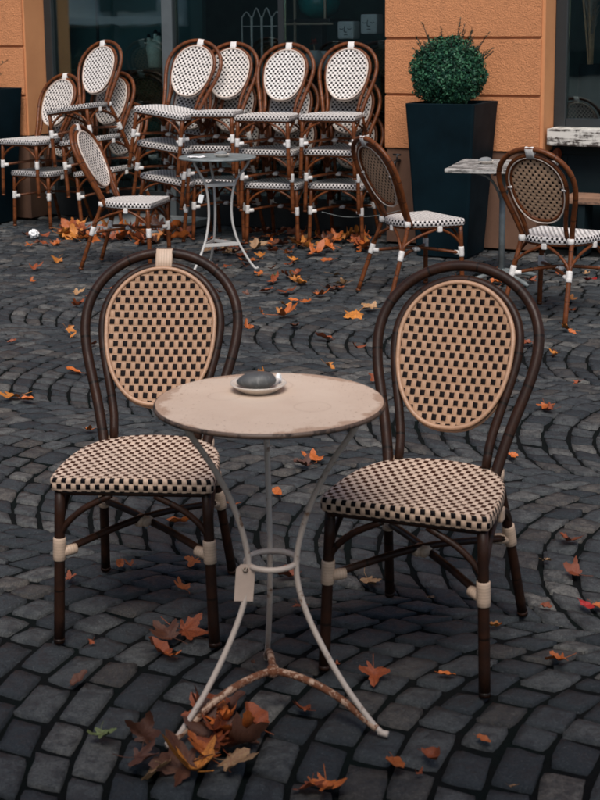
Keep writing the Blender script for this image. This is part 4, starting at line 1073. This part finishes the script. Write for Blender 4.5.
    n1 = t.noise(210, 6, 0.75); n1b = t.noise(75, 6, 0.7); n2 = t.noise(22, 5, 0.65); n3 = t.noise(0.9, 4, 0.6)
    c = t.mix(t.math('MULTIPLY', t.ramp(n1, [(0.48, 0.0), (0.60, 1.0)]), 0.55), c, (0.018, 0.019, 0.021))
    c = t.mix(t.math('MULTIPLY', t.ramp(n1, [(0.34, 1.0), (0.43, 0.0)]), 0.5), c, (0.22, 0.21, 0.20))
    c = t.mix(t.math('MULTIPLY', t.ramp(n1b, [(0.50, 0.0), (0.64, 1.0)]), 0.5), c, (0.026, 0.028, 0.031))
    damp = t.math('MULTIPLY', t.ramp(n2, [(0.47, 0.0), (0.58, 1.0)]), 0.7)
    wet = t.ramp(t.math('ADD', t.math('MULTIPLY', n3, 0.8), t.math('MULTIPLY', n2, 0.2)), [(0.42, 0.0), (0.58, 1.0)])
    c = t.mix(t.math('MULTIPLY', damp, 0.8), c, (0.024, 0.028, 0.032))
    c = t.mix(t.math('MULTIPLY', wet, 0.35), c, (0.024, 0.029, 0.034))
    t.color(c); t.rough(t.ramp(t.math('ADD', damp, t.math('MULTIPLY', wet, 0.3)), [(0.0, 0.8), (0.8, 0.40)])); t.spec(0.24)
    t.bump(t.math('ADD', t.math('ADD', t.math('MULTIPLY', n1, 0.35), t.math('MULTIPLY', n1b, 0.7)), n2), 0.85, 0.010)
    me.materials.append(t.m)
    o = bpy.data.objects.new('cobblestone_pavement', me); COL.objects.link(o); o['kind'] = 'structure'
    return n
NST = build_stones()
# bed of the setts, reaching the horizon
t = NT('joint_grit')
vo = t.node('ShaderNodeTexVoronoi', Scale=8.5); vo.feature = 'DISTANCE_TO_EDGE'; t.link(t.objco(), vo.inputs['Vector'])
n1 = t.noise(60, 5); n2 = t.noise(5, 4)
t.color(t.mix(t.ramp(n2, [(0.4, 0.0), (0.7, 1.0)]), t.mix(n1, (0.004, 0.0045, 0.005), (0.011, 0.011, 0.011)), (0.005, 0.008, 0.0075))); t.rough(1.0); t.spec(0.03); t.bump(n1, 0.6, 0.01)
b = MB(); b.add([(-150, -150, -0.0165), (150, -150, -0.0165), (150, 150, -0.0165), (-150, 150, -0.0165)], [(0, 1, 2, 3)], None, 0, False)
o = b.build('ground', t.m); o['kind'] = 'structure'
t = NT('distant_setts')
vo = t.node('ShaderNodeTexVoronoi', Scale=8.5); vo.feature = 'DISTANCE_TO_EDGE'; t.link(t.objco(), vo.inputs['Vector'])
vc = t.node('ShaderNodeTexVoronoi', Scale=8.5); t.link(t.objco(), vc.inputs['Vector'])
sep = t.node('ShaderNodeSeparateColor'); t.link(vc.outputs['Color'], sep.inputs[0])
e = t.ramp(vo.outputs['Distance'], [(0.03, 0.0), (0.10, 1.0)])
c = t.mix(e, (0.014, 0.014, 0.014), t.ramp(sep.outputs[0], [(0, (0.036, 0.037, 0.039)), (1, (0.10, 0.094, 0.087))])); t.color(c); t.rough(0.7); t.bump(e, 0.8, 0.02)
b = MB()
for (x0, y0, x1, y1) in ((-60, -60, 60, 1.62), (-60, 1.62, -4.35, 9.0), (4.35, 1.62, 60, 9.0)):
    b.add([(x0, y0, -0.010), (x1, y0, -0.010), (x1, y1, -0.010), (x0, y1, -0.010)], [(0, 1, 2, 3)], None, 0, False)
o = b.build('plaza', t.m); o['kind'] = 'structure'

# ------------------------------------------------------------------ fallen leaves
def leaf_mesh(name, seed, style='maple'):
    r_ = random.Random(seed); pts = []
    if style == 'maple':
        lobes = [(-128, 0.42), (-62, 0.78), (0, 1.0), (62, 0.78), (128, 0.42)]
        seq = []
        for i, (a, l) in enumerate(lobes):
            l *= r_.uniform(0.88, 1.1)
            seq += [(a - 22, l * 0.66), (a - 14, l * 0.70), (a - 12, l * 0.84), (a, l), (a + 12, l * 0.84), (a + 14, l * 0.70), (a + 22, l * 0.66)]
            if i < 4: seq.append(((a + lobes[i + 1][0]) / 2, 0.46 * r_.uniform(0.8, 1.2)))
        seq = [(-172, 0.16)] + seq + [(172, 0.16)]
        pts = [(math.sin(R(a)) * l, math.cos(R(a)) * l) for a, l in seq]
    else:
        pts = [(0.42 * math.sin(a) * (1 + 0.12 * math.cos(3 * a)), -math.cos(a) * (0.9 if math.cos(a) < 0 else 0.6)) for a in [2 * math.pi * k / 26 for k in range(26)]]
    n = len(pts)
    curl, fold, tw = r_.uniform(0.2, 1.05), r_.uniform(-0.3, 0.9), r_.uniform(-0.9, 0.9)
    def lift(x, y): return curl * (x * x * 0.8 + y * y * 0.5) + fold * abs(x) * 0.7 + tw * x * y + 0.10 * math.sin(5 * x + seed) * y + 0.07 * math.sin(9 * y + 4 * x + seed)
    V = []; F = []
    rings = [1.0, 0.72, 0.40]
    for s in rings: V += [(x * s, y * s, lift(x * s, y * s)) for x, y in pts]
    V.append((0, 0, 0.0)); c = len(V) - 1
    for l in range(2):
        F += [(l * n + i, l * n + (i + 1) % n, (l + 1) * n + (i + 1) % n, (l + 1) * n + i) for i in range(n)]
    F += [(2 * n + i, 2 * n + (i + 1) % n, c) for i in range(n)]
    b = MB(); b.add(V, F)
    b.tube(spline([(0, -0.1, 0.0), (0.05, -0.5, 0.06), (r_.uniform(-.2, .25), -0.95, 0.15)], 3), 0.016, 5)
    zmin = min(v[2] for v in b.v); b.v = [(x, y, z - zmin) for x, y, z in b.v]
    me = bpy.data.meshes.new(name); me.from_pydata(b.v, [], b.f); me.polygons.foreach_set('use_smooth', [True] * len(b.f))
    return me
LM = {}
for ck, mat in LEAF.items():
    LM[ck] = []
    for s in range(9):
        me = leaf_mesh('leaf', s + 10 * len(LM), 'oval' if s == 4 else 'maple'); me.materials.append(mat); LM[ck].append(me)
def leaf(px, py, size, ck, label, group=None, z=0.008, tilt=0.34, var=None, rz=None, loc=None, rot=None):
    me = LM[ck][rng.randrange(9) if var is None else (var if var == 4 else rng.choice((var, var + 5)))]
    o = bpy.data.objects.new('fallen_leaf', me); COL.objects.link(o)
    o.location = loc if loc is not None else at(px, py, 0.0) + Vector((0, 0, z))
    o.rotation_euler = rot or (rng.uniform(-tilt, tilt), rng.uniform(-tilt, tilt), rng.uniform(0, 6.28) if rz is None else rz)
    s = size * (0.57 + 0.05 * min(1.0, max(0.0, (o.location.y - 3.0) / 4.0))); o.scale = (s, s, s * rng.uniform(0.7, 1.2))
    return tag(o, label, 'leaf', group)
GL = 'fallen leaves'
# the ones a viewer can point at
NOTE = [
    (103, 738, .085, 'green', 'pale green maple leaf lying on dark setts in the lower left', 0),
    (561, 663, .085, 'orange', 'single orange maple leaf on setts right of the right tan chair', 1),
    (374, 676, .105, 'rust', 'curled rust leaf on the setts just right of the cream table foot brace', 2),
    (305, 714, .075, 'rust', 'flat rust leaf in the middle below the arched table brace', 3),
    (394, 767, .085, 'orange', 'orange leaf at the bottom, nearest below the right table foot', 4),
    (431, 760, .07, 'rust', 'narrow folded rust leaf below the right table foot, rightmost of two', 4),
    (326, 789, .10, 'orange', 'broad orange leaf cut at the bottom edge of the photo', 0),
    (312, 790, .09, 'rust', 'rust leaf overlapped by the broad orange one at the bottom edge', 1),
    (482, 743, .04, 'orange', 'tiny orange leaf alone on the lower right setts', 4),
    (495, 629, .05, 'amber', 'small amber leaf just right of the right chair front leg', 4),
    (498, 628, .03, 'orange', 'smallest orange scrap touching the amber leaf by the chair leg', 2),
    (445, 678, .05, 'orange', 'small orange leaf between the right chair front legs', 4),
    (368, 583, .095, 'tan', 'tan dry leaf by the binding of the right chair left front leg', 0),
    (569, 543, .11, 'rust', 'long rust leaf on setts right of the right chair', 2),
    (576, 576, .085, 'rust', 'rust leaf below the long rust one near the right edge', 1),
    (585, 608, .06, 'red', 'bright red leaf near the right edge', 4),
    (596, 608, .05, 'orange', 'orange leaf touching the bright red one', 0),
    (545, 563, .04, 'tan', 'little tan leaf near the right edge setts', 3),
    (544, 610, .04, 'rust', 'small rust leaf between right chair and red leaf', 4),
    (545, 408, .10, 'orange', 'bright orange leaf right of the right chair hoop', 1),
    (551, 412, .08, 'rust', 'rust leaf beside the bright orange one right of the hoop', 2),
    (511, 457, .06, 'orange', 'orange leaf touching the right chair seat corner', 0),
    (357, 316, .16, 'amber', 'large amber leaf between the two front chair hoops', 1),
    (372, 311, .14, 'tan', 'pale tan leaf behind the large amber one', 2),
    (325, 340, .11, 'rust', 'folded rust leaf just behind the cream tabletop', 4),
    (282, 317, .16, 'orange', 'wide orange leaf behind the saucer in the middle', 0),
    (288, 309, .10, 'amber', 'amber leaf standing by the wide orange one', 3),
    (294, 328, .09, 'brown', 'brown leaf below the wide orange one', 4),
    (17, 399, .13, 'amber', 'amber leaf near the left edge with a smaller one behind', 0),
    (26, 402, .09, 'orange', 'orange leaf at the right of the amber leaf by the left edge', 4),
    (75, 374, .09, 'orange', 'orange leaf left of the left chair hoop', 4),
    (89, 432, .07, 'orange', 'orange leaf just left of the left chair seat', 0),
    (13, 343, .05, 'rust', 'small rust leaf alone by the left edge', 4),
    (33, 270, .11, 'rust', 'rust leaf on the open setts at the left edge', 1),
    (58, 261, .12, 'amber', 'amber leaf left of the slanted oval chair rear foot', 0),
    (76, 295, .09, 'tan', 'tan leaf left above the left chair hoop', 3),
    (76, 307, .10, 'rust', 'rust leaf just outside the top left of the left hoop', 2),
    (94, 346, .07, 'rust', 'rust leaf seen inside the left hoop edge', 4),
    (185, 634, .13, 'rust', 'large rust leaf by the left chair right front leg', 0),
    (170, 640, .12, 'brown', 'brown leaf overlapping the large rust one by the chair leg', 1),
    (160, 655, .09, 'rust', 'narrow rust leaf in front of the brown one below the left chair', 4),
    (171, 658, .06, 'orange', 'small orange leaf below the left chair right leg', 0),
    (184, 592, .07, 'orange', 'orange leaf under the left chair between its right legs', 1),
    (180, 525, .09, 'orange', 'orange leaf under the back of the left chair', 4),
    (120, 566, .05, 'orange', 'orange leaf under the left chair, leftmost', 4),
    (131, 568, .04, 'orange', 'little orange leaf under the left chair, second from left', 0),
    (69, 582, .05, 'rust', 'rust leaf beside the left chair left front leg', 2),
    (315, 463, .11, 'orange', 'orange leaf seen between the cream table legs', 1),
    (305, 468, .10, 'brown', 'dark brown leaf below the orange one between table legs', 0),
    (278, 496, .06, 'orange', 'small orange leaf behind the middle table leg', 4),
    (232, 507, .07, 'orange', 'orange leaf by the left bowed table leg', 1),
    (194, 563, .07, 'orange', 'orange leaf by the rear right leg of the left chair', 3),
    (288, 579, .09, 'rust', 'rust leaf just behind the table leg ring', 4),
    (299, 609, .06, 'rust', 'rust leaf between the table ring and its arched brace', 1),
    (78, 684, .06, 'brown', 'folded brown leaf on the dark setts lower left', 4),
    (549, 317, .0, 'tan', '', 0),
    (568, 331, .11, 'amber', 'amber leaf at the foot of the chair by the plank table', 3),
    (572, 312, .09, 'rust', 'rust leaf right of the chair by the plank table', 0),
    (500, 284, .13, 'orange', 'orange leaf under the chair by the plank table', 2),
    (487, 285, .10, 'brown', 'brown leaf left of the orange one under that chair', 1),
    (487, 297, .10, 'tan', 'tan leaf under the plank table chair', 0),
    (592, 282, .11, 'red', 'dark red leaf at the right edge behind the chair', 3),
    (527, 345, .07, 'rust', 'rust leaf just right of the right hoop top', 4),
    (539, 350, .09, 'brown', 'brown leaf right of the right hoop shoulder', 0),
    (345, 285, .10, 'tan', 'tan leaf left of the oval chair rear foot', 1),
    (334, 276, .11, 'tan', 'tan curled leaf before the right chair stacks', 2),
    (300, 285, .11, 'amber', 'amber leaf on setts before the middle stacks', 4),
    (320, 296, .13, 'orange', 'orange leaf near the straight row of setts', 0),
    (327, 290, .11, 'brown', 'dark leaf behind the orange one near the straight row', 1),
    (308, 303, .09, 'orange', 'orange leaf left of the oval chair foot', 3),
    (295, 302, .07, 'orange', 'small orange leaf beside the one left of the chair foot', 4),
    (284, 294, .14, 'rust', 'rust leaf before the middle stacks', 0),
    (268, 292, .09, 'rust', 'small rust leaf right of the zinc table foot', 4),
    (274, 278, .08, 'green', 'green leaf right of the zinc table foot', 0),
    (252, 263, .16, 'orange', 'large orange leaf beside the zinc table foot', 1),
    (262, 258, .10, 'amber', 'amber leaf behind the large orange one by the zinc foot', 3),
    (246, 268, .10, 'brown', 'dark brown leaf at the zinc table right foot', 2),
    (315, 255, .16, 'orange', 'largest orange leaf before the right stacks', 0),
    (329, 262, .10, 'orange', 'orange leaf right of the largest one before the stacks', 4),
    (227, 268, .09, 'rust', 'rust leaf between the zinc table feet', 1),
    (233, 283, .0, 'rust', '', 1),
]
for (px, py, s, ck, lab, var) in NOTE:
    if s: leaf(px, py, s, ck, lab, GL, var=var)
# heap round the left table foot
HEAP = [('brown', 'upright brown leaf at the left of the heap by the table foot'), ('rust', 'rust leaf lying at the back of the heap by the table foot'),
        ('orange', 'orange leaf in the middle of the heap by the table foot'), ('rust', 'rust leaf at the front of the heap by the table foot'),
        ('brown', 'brown folded leaf in the heap under the left table foot'), ('tan', 'tan leaf at the front edge of the heap by the foot'),
        ('amber', 'amber leaf at the front right of the heap'), ('orange', 'orange leaf at the right end of the heap'),
        ('brown', 'dark leaf deepest in the heap by the table foot'), ('rust', 'curled rust leaf on top of the heap'),
        ('brown', 'brown leaf at the right of the heap by the table foot'), ('rust', 'rust leaf bridging the heap and the table foot'),
        ('tan', 'pale dry leaf in front of the heap'), ('brown', 'wide brown leaf under the heap')]
HP = [(146, 752), (214, 722), (222, 738), (214, 757), (188, 770), (160, 778), (196, 779), (246, 742), (208, 742), (205, 730), (236, 752), (214, 748), (232, 770), (240, 740)]
HEAP += [('rust', 'broad rust leaf at the back left of the heap'), ('brown', 'brown leaf behind the heap under the table brace'), ('rust', 'rust leaf tilted at the right end of the heap'),
         ('orange', 'orange leaf edge showing low in the heap'), ('brown', 'crumpled brown leaf at the left front of the heap'), ('rust', 'rust leaf lying across the middle of the heap')]
HP += [(206, 722), (228, 716), (256, 730), (208, 764), (138, 766), (222, 750)]
for i, ((ck, lab), (px, py)) in enumerate(zip(HEAP, HP)):
    z = 0.004 + (0.022 if i in (2, 9, 11) else 0.010 if i in (1, 7, 3) else 0)
    rot = (R(rng.uniform(58, 80)), R(rng.uniform(-20, 20)), R(rng.uniform(-40, 40))) if i == 0 else (R(rng.uniform(-42, 42)), R(rng.uniform(-42, 42)), rng.uniform(0, 6.28))
    zz = 0.036 if i == 0 else z
    o = leaf(px, py, rng.uniform(0.10, 0.155), ck, lab, 'leaf heap at the table foot', z=zz + (0.012 if i else 0), rot=rot)
# drifts along the shop front and singles between
ZONES = [
    ((62, 232), (130, 241), 38, 'orange leaf in the drift behind the slanted oval chair', (.10, .16), ['orange', 'orange', 'rust', 'amber', 'brown']),
    ((20, 236), (62, 246), 7, 'rust leaf at the thin left end of the drift', (.07, .12), ['rust', 'rust', 'orange', 'brown']),
    ((130, 228), (186, 246), 38, 'orange leaf in the drift under the right-tilting stack', (.10, .16), ['orange', 'orange', 'amber', 'rust', 'brown']),
    ((205, 238), (246, 256), 14, 'leaf in the drift under the zinc table', (.08, .13), ['orange', 'rust', 'tan', 'brown']),
    ((244, 232), (306, 252), 20, 'dull leaf in the drift under the second stack from the planter', (.09, .14), ['rust', 'brown', 'rust', 'orange', 'tan']),
    ((252, 248), (300, 285), 14, 'scattered orange leaf before the second stack from the planter', (.07, .11), ['orange', 'rust', 'amber']),
    ((300, 236), (366, 252), 28, 'leaf in the drift under the stack nearest the planter', (.09, .14), ['orange', 'rust', 'brown', 'orange', 'amber']),
    ((420, 264), (600, 330), 12, 'small leaf scattered before the planter and plank table', (.05, .09), ['rust', 'tan', 'brown', 'orange']),
    ((5, 275), (595, 400), 40, 'small scattered leaf on the setts behind the front chairs', (.05, .09), ['rust', 'orange', 'brown', 'amber']),
    ((10, 600), (590, 795), 6, 'leaf crumb on the near setts around the cream table', (.02, .035), ['rust', 'brown', 'tan']),
]
for (a, b_, n, lab, sz, cols) in ZONES:
    for _ in range(n):
        px = rng.uniform(a[0], b_[0]); py = rng.uniform(a[1], b_[1])
        ck = rng.choice(cols)
        leaf(px, py, rng.uniform(*sz) * (1.18 if 19 < n < 40 and py < 256 else 1.0), ck, ck + ' ' + lab.replace('orange ', '').replace('rust ', ''), lab.replace('orange ', '').replace('rust ', '').replace('leaf', 'leaves', 1), z=rng.uniform(0.005, 0.05) if n > 20 else 0.008, tilt=0.85 if n > 20 else 0.4)
leaf(0, 0, .17, 'tan', 'large dry brown leaf standing under the stack nearest the planter', GL, loc=at(336, 231, 0.0) + Vector((0, 0.05, 0.10)), rot=(R(78), R(12), R(-20)), var=2)
leaf(0, 0, .12, 'rust', 'red leaf stuck upright below the chipped white sill', GL, loc=wall_pt(0.42, 0.19, 0.645), rot=(R(84), R(4), WA), var=4)
# crumpled napkin
np_ = at(34, 238, 0.0); bm = bmesh.new(); bmesh.ops.create_icosphere(bm, subdivisions=3, radius=0.035)
for v in bm.verts: v.co = Vector((v.co.x * rng.uniform(.75, 1.25), v.co.y * rng.uniform(.75, 1.25), v.co.z * rng.uniform(.7, 1.2)))
b = MB(); b.bm(bm); o = b.build('crumpled_napkin', M['white_paper']); o.location = (np_.x, np_.y, 0.033); tag(o, 'crumpled white napkin on the setts near the low stack', 'napkin')

# ------------------------------------------------------------------ building across the square (seen in the glass)
M['far_plaster'] = m_plain('pale_plaster', (0.62, 0.60, 0.57), 0.9, 0.2, 1.5)
ob = tag(empty('opposite_building', (-24, 2, 0), 0), 'pale plaster building across the square, mirrored in the shop glass', 'building')
b = MB(); b.box((0, 0, 6.2), (8, 44, 12), bevel=0.05); b.build('wall', M['far_plaster'], ob)
b = MB(); b.box((4.05, 0, 0.8), (0.1, 44, 1.56)); b.build('shopfront', M['teal_dark'], ob)
b = MB(); b.box((4.10, 0.8, 1.72), (0.3, 7.5, 0.17), bevel=0.01); b.build('ledge', M['far_plaster'], ob)
b = MB(); b.box((4.06, -12.5, 2.4), (0.12, 18.5, 3.3)); b.build('arcade', M['frame_dark'], ob)
for k in range(10):
    for fl in range(3):
        b = MB(); b.box((4.02, -19.8 + 2.2 * k * 2 + (0.6 if k % 3 else 0), 2.9 + 3.6 * fl), (0.12, 1.5, 1.95)); b.build('window', M['frame_dark'], ob)
for k in range(6):
    b = MB(); b.box((4.14, -2.6 + k * 1.45, 1.1), (0.14, 0.12, 2.2)); b.build('pilaster', M['frame_dark'], ob)

# ------------------------------------------------------------------ unseen canopy on a pole, added to darken the nearest setts
M['canvas'] = m_plain('shade_canvas', (0.05, 0.055, 0.055), 0.9, 0.2, 8)
ps_ = tag(empty('added_canopy', (1.9, -0.5, 0)), 'added dark canopy behind the viewpoint, unseen, shades the nearest setts', 'added_canopy')
b = MB(); cx_, x0, x1, y0, y1 = -1.9, -5.4, 1.6, -2.4, 1.62
V = [(x0, y0, 2.45), (x1, y0, 2.45), (x1, y1, 2.45), (x0, y1, 2.45), ((x0 + x1) / 2, (y0 + y1) / 2, 3.1)]
V += [(x, y, z - 0.012) for x, y, z in V] + [(x, y, 2.26) for x, y, z in V[:4]]
b.add(V, [(0, 1, 4), (1, 2, 4), (2, 3, 4), (3, 0, 4), (6, 5, 9), (7, 6, 9), (8, 7, 9), (5, 8, 9), (0, 10, 11, 1), (1, 11, 12, 2), (2, 12, 13, 3), (3, 13, 10, 0)], None, 0, False); b.build('canopy', M['canvas'], ps_)
b = MB(); b.tube([(0.2, -1.0, 0.0), (0.2, -1.0, 3.2)], 0.035, 12); b.build('pole', M['black_metal'], ps_)
b = MB(); b.tube(spline([(0.2, -1.0, 3.15), (-0.8, -0.4, 3.32), ((x0 + x1) / 2, (y0 + y1) / 2, 3.12)], 6), 0.03, 10); b.build('arm', M['black_metal'], ps_)
b = MB(); b.box((0.2, -1.0, 0.05), (0.9, 0.9, 0.1), bevel=0.01); b.build('base', M['slab'], ps_)

# ------------------------------------------------------------------ light, sky, camera
w = bpy.data.worlds.new('World'); scene.world = w; w.use_nodes = True
nt = w.node_tree; bg = nt.nodes['Background']; sky = nt.nodes.new('ShaderNodeTexSky'); sky.sky_type = 'NISHITA'; sky.sun_disc = False
SUN_EL, SUN_AZ = 54, 181           # azimuth, clockwise from +y
sky.sun_elevation = R(SUN_EL); sky.sun_rotation = R(SUN_AZ); sky.air_density = 1.0; sky.dust_density = 1.5; sky.ozone_density = 1.0
nt.links.new(sky.outputs[0], bg.inputs[0]); bg.inputs[1].default_value = 0.13
sl = bpy.data.lights.new('sun', 'SUN'); sl.energy = 3.5; sl.angle = R(34); sl.color = (1.0, 0.95, 0.895)
so = bpy.data.objects.new('sun', sl); COL.objects.link(so)
d = Vector((math.sin(R(SUN_AZ)) * math.cos(R(SUN_EL)), math.cos(R(SUN_AZ)) * math.cos(R(SUN_EL)), math.sin(R(SUN_EL))))
so.rotation_euler = d.to_track_quat('Z', 'Y').to_euler(); so.location = d * 30

cam = bpy.data.cameras.new('camera'); co = bpy.data.objects.new('camera', cam); COL.objects.link(co); scene.camera = co
cam.sensor_width = 36; cam.sensor_fit = 'AUTO'; cam.lens = CAM_F / 800 * 36; cam.shift_y = -(400 - CAM_CY) / 800
co.matrix_world = Matrix.Translation((0, 0, CAM_H)) @ Matrix.Rotation(R(90) - CAM_PITCH, 4, 'X') @ Matrix.Rotation(CAM_ROLL, 4, 'Z')
cam.clip_start = 0.05; cam.clip_end = 600
cam.dof.use_dof = True; cam.dof.focus_distance = 5.2; cam.dof.aperture_fstop = 8.5
vs_ = scene.view_settings; vs_.view_transform = 'Standard'; vs_.look = 'None'; vs_.gamma = 1.0; vs_.use_curve_mapping = False; vs_.exposure = 0.0
scene.cycles.max_bounces = 8; scene.cycles.transparent_max_bounces = 12
scene.cycles.use_denoising = True
